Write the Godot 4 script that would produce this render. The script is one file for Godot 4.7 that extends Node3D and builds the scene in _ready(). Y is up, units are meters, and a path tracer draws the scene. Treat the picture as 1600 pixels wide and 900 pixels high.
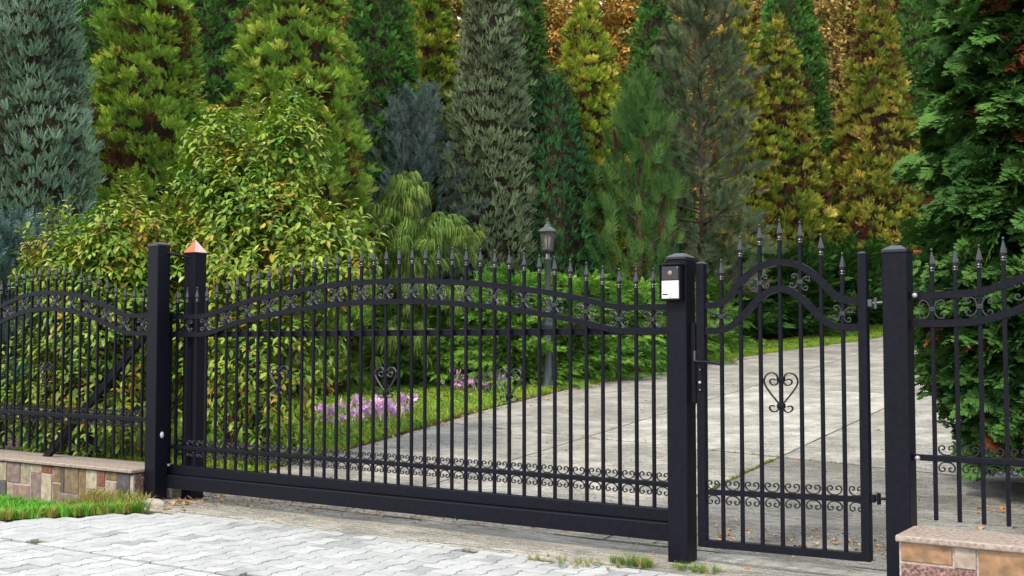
extends Node3D
# A black wrought-iron sliding gate, wicket gate and fence in front of a garden of conifers.
# World: x runs along the gate line (0 = intercom post), z > 0 is the street, y is up, metres.

var rng := RandomNumberGenerator.new()
var fn := FastNoiseLite.new()
var M := {}
var CAM := Vector3(2.929, 1.279, 6.171)

# ------------------------------------------------------------------ small helpers
func rf(a: float, b: float) -> float:
	return rng.randf_range(a, b)

func unit() -> Vector3:
	var z := rng.randf_range(-1.0, 1.0)
	var a := rng.randf() * TAU
	var r := sqrt(1.0 - z * z)
	return Vector3(r * cos(a), z, r * sin(a))

func lin(r: float, g: float, b: float) -> Color:
	return Color(r, g, b).linear_to_srgb()

func mb() -> SurfaceTool:
	var st := SurfaceTool.new()
	st.begin(Mesh.PRIMITIVE_TRIANGLES)
	st.set_smooth_group(-1)
	return st

func put(o: Node3D, called: String, parent: Node) -> Node3D:
	o.name = called
	parent.add_child(o, true)
	return o

func inst(mesh: Mesh, called: String, parent: Node, at := Vector3.ZERO, turn := Vector3.ZERO) -> MeshInstance3D:
	var o := MeshInstance3D.new()
	o.mesh = mesh
	put(o, called, parent)
	o.position = at
	o.rotation = turn
	return o

func done(st: SurfaceTool, m: Material) -> ArrayMesh:
	st.generate_normals()
	st.set_material(m)
	return st.commit()

func build(st: SurfaceTool, called: String, m: Material, parent: Node, at := Vector3.ZERO) -> MeshInstance3D:
	return inst(done(st, m), called, parent, at)

func tag(o: Node, label: String, category := "", group := "", kind := "") -> Node:
	if label != "": o.set_meta("label", label)
	if category != "": o.set_meta("category", category)
	if group != "": o.set_meta("group", group)
	if kind != "": o.set_meta("kind", kind)
	return o

func thing(called: String, label: String, category: String, at := Vector3.ZERO, group := "") -> Node3D:
	var o := Node3D.new()
	var nm := called
	var k := 1
	while has_node(nm):
		nm = "%s_%03d" % [called, k]
		k += 1
	o.name = nm
	add_child(o)
	o.position = at
	tag(o, label, category, group)
	return o

# a flat convex face turned away from point c
func face(st: SurfaceTool, p: Array, c: Vector3) -> void:
	var mid := Vector3.ZERO
	for q in p: mid += q
	mid /= p.size()
	var n: Vector3 = (p[1] - p[0]).cross(p[2] - p[0])
	var flip := n.dot(mid - c) > 0.0
	for i in range(1, p.size() - 1):
		var a: Vector3 = p[0]
		var b: Vector3 = p[i]
		var d: Vector3 = p[i + 1]
		if flip:
			st.add_vertex(a); st.add_vertex(d); st.add_vertex(b)
		else:
			st.add_vertex(a); st.add_vertex(b); st.add_vertex(d)

# box with chamfered edges
func cbox(st: SurfaceTool, c: Vector3, s: Vector3, ch := 0.003) -> void:
	var h := s * 0.5
	var ax := [Vector3.RIGHT, Vector3.UP, Vector3.BACK]
	for a in 3:
		var b := (a + 1) % 3
		var d := (a + 2) % 3
		for sg in [-1.0, 1.0]:
			var ps := []
			for k in [[-1, -1], [1, -1], [1, 1], [-1, 1]]:
				ps.append(c + ax[a] * h[a] * sg + ax[b] * (h[b] - ch) * k[0] + ax[d] * (h[d] - ch) * k[1])
			face(st, ps, c)
		for s1 in [-1.0, 1.0]:
			for s2 in [-1.0, 1.0]:
				var e: Vector3 = ax[d] * (h[d] - ch)
				var p1: Vector3 = c + ax[a] * h[a] * s1 + ax[b] * (h[b] - ch) * s2
				var p2: Vector3 = c + ax[a] * (h[a] - ch) * s1 + ax[b] * h[b] * s2
				face(st, [p1 - e, p1 + e, p2 + e, p2 - e], c)
	for s1 in [-1.0, 1.0]:
		for s2 in [-1.0, 1.0]:
			for s3 in [-1.0, 1.0]:
				var sv := Vector3(s1, s2, s3)
				var q := c + (h - Vector3(ch, ch, ch)) * sv
				face(st, [q + Vector3(ch * s1, 0, 0), q + Vector3(0, ch * s2, 0), q + Vector3(0, 0, ch * s3)], c)

func boxmesh(s: Vector3, m: Material, ch := 0.003) -> ArrayMesh:
	var st := mb()
	cbox(st, Vector3.ZERO, s, ch)
	return done(st, m)

# body of revolution: profile of (radius, height)
func lathe(st: SurfaceTool, prof: Array, n: int, at := Vector3.ZERO, smooth := true) -> void:
	st.set_smooth_group(0 if smooth else -1)
	for i in prof.size() - 1:
		var a: Vector2 = prof[i]
		var b: Vector2 = prof[i + 1]
		var c := at + Vector3(0, (a.y + b.y) * 0.5, 0)
		for k in n:
			var t0 := TAU * k / n
			var t1 := TAU * (k + 1) / n
			var e0 := Vector3(cos(t0), 0, sin(t0))
			var e1 := Vector3(cos(t1), 0, sin(t1))
			var A := at + e0 * a.x + Vector3.UP * a.y
			var B := at + e1 * a.x + Vector3.UP * a.y
			var Cc := at + e1 * b.x + Vector3.UP * b.y
			var D := at + e0 * b.x + Vector3.UP * b.y
			if a.x > 0.0:
				st.add_vertex(A); st.add_vertex(Cc); st.add_vertex(B)
			if b.x > 0.0:
				st.add_vertex(A); st.add_vertex(D); st.add_vertex(Cc)
	st.set_smooth_group(-1)

# flat bar swept along a curve that lies in the xy plane
func ribbon(st: SurfaceTool, p: Array, w: float, d: float, smooth := true) -> void:
	var L := []
	var n := p.size()
	for i in n:
		var a: Vector2 = p[maxi(i - 1, 0)]
		var b: Vector2 = p[mini(i + 1, n - 1)]
		var t := (b - a).normalized()
		L.append(Vector2(-t.y, t.x))
	for i in n - 1:
		var q := []
		for k in 2:
			var pp: Vector2 = p[i + k]
			var nn: Vector2 = L[i + k] * w * 0.5
			q.append([Vector3(pp.x + nn.x, pp.y + nn.y, d * 0.5), Vector3(pp.x - nn.x, pp.y - nn.y, d * 0.5), Vector3(pp.x - nn.x, pp.y - nn.y, -d * 0.5), Vector3(pp.x + nn.x, pp.y + nn.y, -d * 0.5)])
		var c := Vector3((p[i].x + p[i + 1].x) * 0.5, (p[i].y + p[i + 1].y) * 0.5, 0)
		for k in 4:
			st.set_smooth_group(k + 1 if smooth else -1)
			face(st, [q[0][k], q[0][(k + 1) % 4], q[1][(k + 1) % 4], q[1][k]], c)
		st.set_smooth_group(-1)
		if i == 0: face(st, q[0], c)
		if i == n - 2: face(st, q[1], c)

func spline(p: Array, sub: int) -> Array:
	var out := []
	for i in p.size() - 1:
		var a: Vector2 = p[i]
		var b: Vector2 = p[i + 1]
		var pre: Vector2 = p[i - 1] if i > 0 else a * 2.0 - b
		var post: Vector2 = p[i + 2] if i + 2 < p.size() else b * 2.0 - a
		for k in sub:
			out.append(a.cubic_interpolate(b, pre, post, float(k) / sub))
	out.append(p[-1])
	return out

func mirror(p: Array) -> Array:
	var out := []
	for q in p: out.append(Vector2(-q.x, q.y))
	return out

# round bar from a to b
func tube(st: SurfaceTool, a: Vector3, b: Vector3, ra: float, rb: float, n := 6) -> void:
	var t := (b - a).normalized()
	var u := t.cross(Vector3.UP if absf(t.y) < 0.9 else Vector3.RIGHT).normalized()
	var v := t.cross(u)
	st.set_smooth_group(0)
	var c := (a + b) * 0.5
	for k in n:
		var t0 := TAU * k / n
		var t1 := TAU * (k + 1) / n
		var e0 := u * cos(t0) + v * sin(t0)
		var e1 := u * cos(t1) + v * sin(t1)
		face(st, [a + e0 * ra, a + e1 * ra, b + e1 * rb, b + e0 * rb], c)
	st.set_smooth_group(-1)

func yat(curve: Array, x: float) -> float:
	for i in curve.size() - 1:
		if x <= curve[i + 1].x or i == curve.size() - 2:
			var t: float = clampf((x - curve[i].x) / (curve[i + 1].x - curve[i].x), -0.3, 1.3)
			return lerpf(curve[i].y, curve[i + 1].y, t)
	return 0.0

# ------------------------------------------------------------------ terrain
const EDGE := [Vector2(-0.3, -4.86), Vector2(-1.31, -4.93), Vector2(-2.52, -5.0), Vector2(-4.92, -5.36), Vector2(-7.57, -5.47), Vector2(-10.37, -5.2), Vector2(-12.44, -4.86), Vector2(-14.34, -4.39), Vector2(-15.77, -3.87), Vector2(-17.0, -3.6), Vector2(-21.0, -2.2)]

func drive_edge(z: float) -> float:
	if z > -0.3: return -4.86
	for i in EDGE.size() - 1:
		if z >= EDGE[i + 1].x:
			return lerpf(EDGE[i].y, EDGE[i + 1].y, (z - EDGE[i].x) / (EDGE[i + 1].x - EDGE[i].x))
	return EDGE[-1].y

func gy(x: float, z: float) -> float:
	var d := -z
	if d < -0.1:
		# verge below the left wall
		var e := paver_left(z)
		var k := clampf((e - x) / 0.9, 0.0, 1.0)
		return -0.15 * k * k * (3.0 - 2.0 * k)
	var h := 0.085 * maxf(d - 0.3, 0.0)
	if d > 17.0: h += 0.16 * (minf(d, 60.0) - 17.0)
	if d > 34.0: h += 0.42 * (minf(d, 80.0) - 34.0)
	return h

func paver_left(z: float) -> float:
	if z < 0.45: return -4.55
	return -4.2 - 0.626 * (z - 0.45)

# ------------------------------------------------------------------ materials
func mat(col: Color, rough := 0.6, metal := 0.0) -> StandardMaterial3D:
	var m := StandardMaterial3D.new()
	m.albedo_color = col
	m.roughness = rough
	m.metallic = metal
	return m

func leafmat(rough := 0.6, back := Color(0, 0, 0)) -> StandardMaterial3D:
	var m := StandardMaterial3D.new()
	m.vertex_color_use_as_albedo = true
	m.roughness = rough
	m.metallic_specular = 0.25
	m.cull_mode = BaseMaterial3D.CULL_DISABLED
	if back.r + back.g > 0.0:
		m.backlight_enabled = true
		m.backlight = back
	return m

# grey-value pattern -> colour picture and relief, tiling
func pattern(n: int, f: Callable, lo: Color, hi: Color, bump := 0.0) -> Array:
	var im := Image.create(n, n, false, Image.FORMAT_RGB8)
	var hm := Image.create(n, n, false, Image.FORMAT_RGB8)
	for y in n:
		for x in n:
			var v: float = f.call(x, y)
			var bx := clampf((x - n * 0.85) / (n * 0.15), 0.0, 1.0)
			var by := clampf((y - n * 0.85) / (n * 0.15), 0.0, 1.0)
			if bx > 0.0: v = lerpf(v, f.call(x - n, y), bx)
			if by > 0.0: v = lerpf(v, f.call(x, y - n) if bx == 0.0 else lerpf(f.call(x, y - n), f.call(x - n, y - n), bx), by)
			v = clampf(v, 0.0, 1.0)
			im.set_pixel(x, y, lo.lerp(hi, v))
			if bump > 0.0: hm.set_pixel(x, y, Color(v, v, v))
	var out := [ImageTexture.create_from_image(im)]
	if bump > 0.0:
		hm.bump_map_to_normal_map(bump)
		out.append(ImageTexture.create_from_image(hm))
	return out

func mottled(lo: Color, hi: Color, freq: float, rough: float, scale: float, bump := 3.0, seed_ := 1, speck := 0.0) -> StandardMaterial3D:
	var a := FastNoiseLite.new()
	a.seed = seed_
	a.frequency = freq
	a.fractal_octaves = 5
	var b := FastNoiseLite.new()
	b.seed = seed_ + 7
	b.frequency = 0.35
	var t := pattern(256, func(x, y):
		var v := 0.5 + 0.75 * a.get_noise_2d(x, y)
		var g := b.get_noise_2d(x, y)
		v += 0.18 * g
		if speck > 0.0 and g > 0.28: v -= speck
		return v, lo, hi, bump)
	var m := mat(Color.WHITE, rough)
	m.albedo_texture = t[0]
	m.normal_enabled = true
	m.normal_texture = t[1]
	m.normal_scale = 0.6
	m.uv1_triplanar = true
	m.uv1_world_triplanar = true
	m.uv1_scale = Vector3.ONE * scale
	return m

func materials() -> void:
	# black-blue gloss paint with a slight orange-peel
	var pn := FastNoiseLite.new()
	pn.frequency = 0.05
	pn.fractal_octaves = 4
	var pt := pattern(256, func(x, y): return 0.5 + 0.6 * pn.get_noise_2d(x, y), lin(0.004, 0.004, 0.0085), lin(0.0085, 0.0085, 0.0145), 1.0)
	M.iron = mat(Color.WHITE, 0.42)
	M.iron.albedo_texture = pt[0]
	M.iron.normal_enabled = true
	M.iron.normal_texture = pt[1]
	M.iron.normal_scale = 0.12
	M.iron.uv1_triplanar = true
	M.iron.uv1_world_triplanar = true
	M.iron.uv1_scale = Vector3.ONE * 1.7
	M.iron.metallic_specular = 0.25
	M.cap = M.iron.duplicate()
	M.cap.roughness = 0.3
	M.cap.metallic_specular = 0.5
	M.scroll = M.iron.duplicate()
	M.scroll.roughness = 0.2
	M.scroll.metallic_specular = 0.6
	M.steel = mat(lin(0.09, 0.09, 0.095), 0.4, 0.5)
	M.zinc = mat(lin(0.36, 0.36, 0.37), 0.4, 0.3)
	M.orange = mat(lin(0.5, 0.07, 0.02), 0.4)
	M.pale = mat(lin(0.52, 0.35, 0.31), 0.4)  # cap facets with reflected sky painted into the colour
	M.panel = mat(lin(0.62, 0.63, 0.64), 0.35, 0.2)
	M.window = mat(lin(0.012, 0.011, 0.014), 0.08)
	M.dark = mat(lin(0.01, 0.01, 0.012), 0.5)
	M.lensm = mat(lin(0.28, 0.2, 0.17), 0.2)
	M.white = mat(lin(0.7, 0.7, 0.7), 0.4)
	M.lampiron = mat(lin(0.035, 0.045, 0.05), 0.4)
	M.lamproof = mat(lin(0.045, 0.05, 0.056), 0.45)
	M.globe = mat(lin(0.7, 0.66, 0.6), 0.4)
	M.glass = mat(Color(0.4, 0.37, 0.34, 0.5), 0.1)
	M.glass.transparency = BaseMaterial3D.TRANSPARENCY_ALPHA
	M.bark = mottled(lin(0.03, 0.02, 0.014), lin(0.13, 0.09, 0.065), 0.03, 0.9, 2.0, 6.0, 3)
	M.twigs = mottled(lin(0.012, 0.008, 0.004), lin(0.075, 0.045, 0.024), 0.05, 0.95, 1.4, 8.0, 4)
	M.soil = mottled(lin(0.018, 0.014, 0.008), lin(0.09, 0.065, 0.035), 0.03, 0.95, 0.7, 6.0, 5)
	M.leafy = leafmat(0.5, Color(0.5, 0.55, 0.2))
	M.gloss = leafmat(0.42, Color(0.5, 0.55, 0.2))
	M.gloss.metallic_specular = 0.35
	M.needle = leafmat(0.65)
	M.grass = leafmat(0.55, Color(0.4, 0.45, 0.15))
	M.petal = leafmat(0.5, Color(0.6, 0.4, 0.6))
	M.rock = mottled(lin(0.2, 0.18, 0.15), lin(0.42, 0.38, 0.33), 0.04, 0.9, 2.0, 5.0, 9)

func concrete(tone: float, seed_: int, warm := 1.0) -> StandardMaterial3D:
	# trowelled concrete: thin ridges across the drive, stains and pits
	var a := FastNoiseLite.new()
	a.seed = seed_
	a.frequency = 0.012
	a.fractal_octaves = 5
	var b := FastNoiseLite.new()
	b.seed = seed_ + 3
	b.frequency = 0.03
	b.fractal_octaves = 4
	var n := 512
	var t := pattern(n, func(x, y):
		var v := 0.58 + 0.5 * a.get_noise_2d(x * 0.5, y * 0.5)
		v += 0.62 * b.get_noise_2d(x * 0.4, y * 6.0)
		var s := b.get_noise_2d(x * 9.0 + 400.0, y * 9.0)
		v += 0.36 * s
		var c := b.get_noise_2d(x * 0.4 + 90.0, y * 4.0 + 70.0)
		if absf(c) < 0.045 and a.get_noise_2d(x + 300, y) > -0.05: v -= 0.5
		return v, lin(0.13 * tone * warm, 0.125 * tone, 0.11 * tone / warm), lin(0.43 * tone * warm, 0.415 * tone, 0.37 * tone / warm), 5.0)
	var m := mat(Color.WHITE, 0.85)
	m.albedo_texture = t[0]
	m.normal_enabled = true
	m.normal_texture = t[1]
	m.normal_scale = 1.2
	m.uv1_scale = Vector3.ONE * 0.42
	return m

# ------------------------------------------------------------------ wrought-iron pieces
var spear_mesh: ArrayMesh
var scroll_up: ArrayMesh
var scroll_down: ArrayMesh
var ros_l: ArrayMesh
var ros_r: ArrayMesh
var collar_mesh: ArrayMesh
var heart_mesh: ArrayMesh
var heart_collar: ArrayMesh
var pickets := {}

func iron_pieces() -> void:
	var st := mb()
	lathe(st, [Vector2(0, -0.004), Vector2(0.0135, -0.004), Vector2(0.0155, 0.001), Vector2(0.0135, 0.006), Vector2(0.012, 0.008), Vector2(0.0155, 0.012), Vector2(0.0155, 0.016), Vector2(0.0125, 0.02), Vector2(0.0115, 0.024), Vector2(0.0155, 0.03), Vector2(0.0185, 0.038), Vector2(0.0175, 0.046), Vector2(0.013, 0.064), Vector2(0.008, 0.084), Vector2(0.0045, 0.1), Vector2(0.0038, 0.106), Vector2(0.0062, 0.111), Vector2(0.0066, 0.115), Vector2(0.004, 0.121), Vector2(0, 0.123)], 8)
	spear_mesh = done(st, M.scroll)
	# ram's-horn scroll between two bars
	var half := [Vector2(0, 0.0), Vector2(0.018, 0.003), Vector2(0.033, 0.013), Vector2(0.04, 0.028), Vector2(0.037, 0.042), Vector2(0.026, 0.049), Vector2(0.014, 0.045), Vector2(0.01, 0.035), Vector2(0.016, 0.028), Vector2(0.023, 0.031)]
	var sp := spline(half, 3)
	var lp := mirror(sp)
	lp.reverse()
	lp.pop_back()
	st = mb()
	ribbon(st, lp + sp, 0.0062, 0.012)
	scroll_up = done(st, M.scroll)
	var dn := []
	for q in lp + sp: dn.append(Vector2(q.x, -q.y))
	st = mb()
	ribbon(st, dn, 0.0062, 0.012)
	scroll_down = done(st, M.scroll)
	# back-to-back C scrolls round a bar
	var q1 := [Vector2(0.012, 0.0), Vector2(0.015, 0.021), Vector2(0.028, 0.041), Vector2(0.046, 0.048), Vector2(0.061, 0.04), Vector2(0.063, 0.026), Vector2(0.054, 0.018), Vector2(0.044, 0.022), Vector2(0.043, 0.031)]
	var up := spline(q1, 3)
	var lo := []
	for q in up: lo.append(Vector2(q.x, -q.y))
	lo.reverse()
	lo.pop_back()
	st = mb()
	ribbon(st, lo + up, 0.006, 0.012)
	ros_r = done(st, M.scroll)
	st = mb()
	ribbon(st, mirror(lo + up), 0.006, 0.012)
	ros_l = done(st, M.scroll)
	st = mb()
	cbox(st, Vector3(0, 0, 0), Vector3(0.034, 0.03, 0.03), 0.004)
	cbox(st, Vector3(0, 0.0, 0), Vector3(0.038, 0.007, 0.034), 0.002)
	collar_mesh = done(st, M.scroll)
	# heart
	st = mb()
	var hs := [
		[[425, 235], [445, 197], [490, 178], [545, 198], [580, 255], [572, 322], [505, 425], [425, 525], [408, 560]],
		[[412, 270], [428, 300], [452, 320], [485, 320], [513, 297], [512, 264], [480, 250], [452, 264]],
		[[410, 575], [425, 610], [450, 632], [485, 632], [515, 610], [520, 580], [498, 562], [462, 570]]]
	for h in hs:
		var pts := []
		for q in h: pts.append(Vector2((q[0] - 390) / 1950.0, (245 - q[1]) / 2077.0))
		var s2 := spline(pts, 4)
		ribbon(st, s2, 0.007, 0.013)
		ribbon(st, mirror(s2), 0.007, 0.013)
	heart_mesh = done(st, M.scroll)
	heart_collar = boxmesh(Vector3(0.044, 0.026, 0.032), M.iron, 0.004)

func picket(root: Node3D, x: float, y0: float, y1: float, z: float, tip: float) -> MeshInstance3D:
	# square bar from y0 to y1; with tip > 0 a spear head on top reaching that height
	var top := tip - 0.123 if tip > 0.0 else y1
	var key := int(round((top - y0) * 500.0))
	if not pickets.has(key): pickets[key] = boxmesh(Vector3(0.02, key / 500.0, 0.02), M.iron, 0.0015)
	var p := inst(pickets[key], "picket", root, Vector3(x, y0 + key / 1000.0, z))
	if tip > 0.0: inst(spear_mesh, "spear_head", p, Vector3(0, key / 1000.0, 0))
	return p

func rosette(root: Node3D, x: float, y: float, z: float) -> void:
	inst(ros_l, "scroll", root, Vector3(x, y, z + 0.004))
	inst(ros_r, "scroll", root, Vector3(x, y, z + 0.004))
	inst(collar_mesh, "collar", root, Vector3(x, y, z))

func heart(root: Node3D, x: float, y: float, z: float) -> void:
	var h := inst(heart_mesh, "heart_ornament", root, Vector3(x, y, z + 0.004))
	inst(heart_collar, "collar", h, Vector3(0, -0.004, -0.003))
	inst(heart_collar, "collar", h, Vector3(0, -0.154, -0.003))

func rail(root: Node3D, pts: Array, called := "rail", w := 0.038, d := 0.03) -> void:
	var st := mb()
	ribbon(st, pts, w, d)
	build(st, called, M.iron, root)

func shifted(p: Array, dx: float, dy: float) -> Array:
	var out := []
	for q in p: out.append(Vector2(q.x + dx, q.y + dy))
	return out

# ------------------------------------------------------------------ foliage shapes (unit length along +y)
func blade(st: SurfaceTool, a: Vector3, dir: Vector3, l: float, w: float, n: Vector3, fold := 0.25) -> void:
	var s := dir.cross(n).normalized() * w * 0.5
	var m := a + dir * l * 0.5 - n * w * fold
	var e := a + dir * l
	st.add_vertex(a); st.add_vertex(m + s); st.add_vertex(e)
	st.add_vertex(a); st.add_vertex(e); st.add_vertex(m - s)

# flat scale-leaf spray: axis, side branchlets, and side blades on those
func frond(pairs: int, sub: int, spread: float, blade_w: float, wob: float, m: Material, arch := 0.15) -> ArrayMesh:
	var st := mb()
	var pt := func(y: float) -> Vector3: return Vector3(0.05 * sin(y * 5.0), y, -arch * y * y)
	for i in pairs * 2 + 1:
		var f := float(i) / (pairs * 2)
		var y := 0.06 + 0.8 * f
		var sd := 1.0 if i % 2 == 0 else -1.0
		var last := i == pairs * 2
		var ang := deg_to_rad(lerpf(58.0, 28.0, f)) * sd
		if last: ang = 0.0
		var l := spread * (0.55 + 0.75 * sin(PI * clampf(f * 0.8 + 0.16, 0.0, 1.0))) * (1.0 - 0.45 * f) * rf(0.85, 1.15)
		var dir := Vector3(sin(ang), cos(ang), rf(-wob, wob) - arch * y).normalized()
		var nrm := Vector3(rf(-wob, wob), 0, 1).normalized()
		var a: Vector3 = pt.call(y)
		blade(st, a, dir, l, blade_w * 0.8, nrm)
		for k in sub:
			for s2 in [-1.0, 1.0]:
				var g := 0.18 + 0.62 * k / maxf(sub, 1)
				var d2 := dir.rotated(nrm, s2 * deg_to_rad(rf(32.0, 46.0)))
				d2 = (d2 + Vector3(0, 0.1, rf(-wob, wob))).normalized()
				blade(st, a + dir * l * g, d2, l * (0.62 - 0.4 * g) * rf(0.8, 1.2), blade_w * rf(0.8, 1.1), nrm)
	blade(st, Vector3.ZERO, Vector3(0, 1, -arch).normalized(), 0.85, 0.03, Vector3(0, 0, 1))
	return done(st, m)

# shoot clothed with needles
func shoot(n: int, l: float, w: float, a0: float, a1: float, m: Material, stem := 0.02) -> ArrayMesh:
	var st := mb()
	for i in n:
		var f := (i + rf(0.0, 1.0)) / n
		var t := i * 2.399
		var ang := deg_to_rad(lerpf(a0, a1, f) + rf(-8, 8))
		var d := Vector3(sin(ang) * cos(t), cos(ang), sin(ang) * sin(t))
		var a := Vector3(0, f * 0.8, 0)
		var s := d.cross(Vector3(cos(t + 1.3), 0.3, sin(t + 1.3))).normalized() * w * 0.5
		var ll := l * rf(0.8, 1.2)
		st.add_vertex(a - s); st.add_vertex(a + d * ll); st.add_vertex(a + s)
	if stem > 0.0:
		for k in 3:
			var e := Vector3(cos(TAU * k / 3), 0, sin(TAU * k / 3)) * stem
			var e2 := Vector3(cos(TAU * (k + 1) / 3), 0, sin(TAU * (k + 1) / 3)) * stem
			st.add_vertex(e); st.add_vertex(Vector3(0, 0.85, 0)); st.add_vertex(e2)
	return done(st, m)

# hanging threads
func threads(n: int, m: Material) -> ArrayMesh:
	var st := mb()
	for i in n:
		var t := rf(0, TAU)
		var out := Vector3(cos(t), 0, sin(t)) * rf(0.1, 0.34) + Vector3(0, 0, 0.25)
		var p := Vector3.ZERO
		var v := out * 0.55 + Vector3.UP * 0.16
		var s := Vector3(sin(t), 0.2, -cos(t)).normalized() * 0.009
		for k in 5:
			var q := p + v
			v = v * 0.62 + Vector3.DOWN * rf(0.07, 0.13)
			var s2 := s if k < 4 else s * 0.2
			st.add_vertex(p - s); st.add_vertex(q - s2); st.add_vertex(q + s2)
			st.add_vertex(p - s); st.add_vertex(q + s2); st.add_vertex(p + s)
			if k > 0 and rng.randf() < 0.85:
				var d := (Vector3.DOWN + unit() * 0.7).normalized() * rf(0.1, 0.22)
				st.add_vertex(q - s); st.add_vertex(q + d); st.add_vertex(q + s)
			p = q
	return done(st, m)

# broad leaf, folded along the midrib and bent
func leaf(wd: float, bend: float, fold: float, m: Material) -> ArrayMesh:
	var st := mb()
	st.set_smooth_group(0)
	var ys := [0.0, 0.12, 0.34, 0.62, 0.85, 1.0]
	var ws := [0.012, 0.11, 0.36, 0.5, 0.3, 0.0]
	for i in 5:
		for s in [-1.0, 1.0]:
			var r := []
			for k in 2:
				var y: float = ys[i + k]
				var w: float = ws[i + k] * wd
				var zc := -bend * y * y
				r.append(Vector3(0, y * (1.0 - 0.25 * bend * y), zc))
				r.append(Vector3(w * s, y * (1.0 - 0.25 * bend * y), zc + w * fold))
			if s > 0:
				st.add_vertex(r[0]); st.add_vertex(r[2]); st.add_vertex(r[3])
				st.add_vertex(r[0]); st.add_vertex(r[3]); st.add_vertex(r[1])
			else:
				st.add_vertex(r[0]); st.add_vertex(r[3]); st.add_vertex(r[2])
				st.add_vertex(r[0]); st.add_vertex(r[1]); st.add_vertex(r[3])
	return done(st, m)

func leaf_spray(n: int, m: Material) -> ArrayMesh:
	var st := mb()
	for i in n:
		var p := unit() * rf(0.1, 0.55)
		var d := (unit() + Vector3.DOWN * 0.3).normalized()
		blade(st, p, d, rf(0.28, 0.42), rf(0.18, 0.26), unit(), 0.15)
	return done(st, m)

func tuft(n: int, w: float, lean: float, m: Material) -> ArrayMesh:
	var st := mb()
	for i in n:
		var t := rf(0, TAU)
		var o := Vector3(cos(t), 0, sin(t))
		var p := o * rf(0.0, 0.22)
		var h := rf(0.55, 1.0)
		var ln := rf(0.2, 1.0) * lean
		var s := Vector3(-o.z, 0, o.x).rotated(Vector3.UP, rf(-0.8, 0.8)) * w
		var q := p + Vector3.UP * h * 0.6 + o * ln * 0.35
		var e := p + Vector3.UP * h * (1.0 - 0.25 * ln) + o * ln
		st.add_vertex(p - s); st.add_vertex(q - s * 0.8); st.add_vertex(q + s * 0.8)
		st.add_vertex(p - s); st.add_vertex(q + s * 0.8); st.add_vertex(p + s)
		st.add_vertex(q - s * 0.8); st.add_vertex(e); st.add_vertex(q + s * 0.8)
	return done(st, m)

# ------------------------------------------------------------------ foliage placing
var XF: Array[Transform3D] = []
var CO: Array[Color] = []

func fresh() -> void:
	XF = []
	CO = []

func orient(dir: Vector3, roll: float, s: float, sx := 1.0) -> Basis:
	var y := dir.normalized()
	var x := y.cross(Vector3.UP if absf(y.y) < 0.97 else Vector3.RIGHT).normalized().rotated(y, roll)
	return Basis(x * s * sx, y * s, x.cross(y) * s)

# frond whose flat side faces n
func facing(dir: Vector3, n: Vector3, s: float, sx := 1.0) -> Basis:
	var y := dir.normalized()
	var x := y.cross(n)
	if x.length() < 0.01: x = y.cross(Vector3.RIGHT)
	x = x.normalized()
	return Basis(x * s * sx, y * s, x.cross(y) * s)

func add(b: Basis, p: Vector3, c: Color) -> void:
	XF.append(Transform3D(b, p))
	CO.append(c)

func tint(c: Color, v := 0.18) -> Color:
	var k := 1.0 + rf(-v, v)
	return Color(c.r * k * (1.0 + rf(-0.08, 0.08)), c.g * k, c.b * k * (1.0 + rf(-0.08, 0.08)))

# shares the gathered copies out over several shapes, as foliage parts of o
func foliage(o: Node3D, meshes: Array, called := "foliage") -> void:
	var k := meshes.size()
	for j in k:
		var n := 0
		for i in range(j, XF.size(), k): n += 1
		if n == 0: continue
		var mm := MultiMesh.new()
		mm.transform_format = MultiMesh.TRANSFORM_3D
		mm.use_colors = true
		mm.mesh = meshes[j]
		mm.instance_count = n
		var at := 0
		for i in range(j, XF.size(), k):
			mm.set_instance_transform(at, XF[i])
			mm.set_instance_color(at, CO[i])
			at += 1
		var mi := MultiMeshInstance3D.new()
		mi.multimesh = mm
		put(mi, called, o)
		mi.set_meta("kind", "stuff")
	fresh()

func trunk(o: Node3D, h: float, r: float, called := "trunk", lean := Vector3.ZERO) -> void:
	var st := mb()
	var n := 6
	var p := Vector3(0, -0.1, 0)
	for i in n:
		var q := Vector3(rf(-0.03, 0.03), h * (i + 1) / n, rf(-0.03, 0.03)) + lean * float(i + 1) / n
		tube(st, p, q, lerpf(r, r * 0.2, float(i) / n), lerpf(r, r * 0.2, float(i + 1) / n), 8)
		p = q
	build(st, called, M.bark, o)

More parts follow.
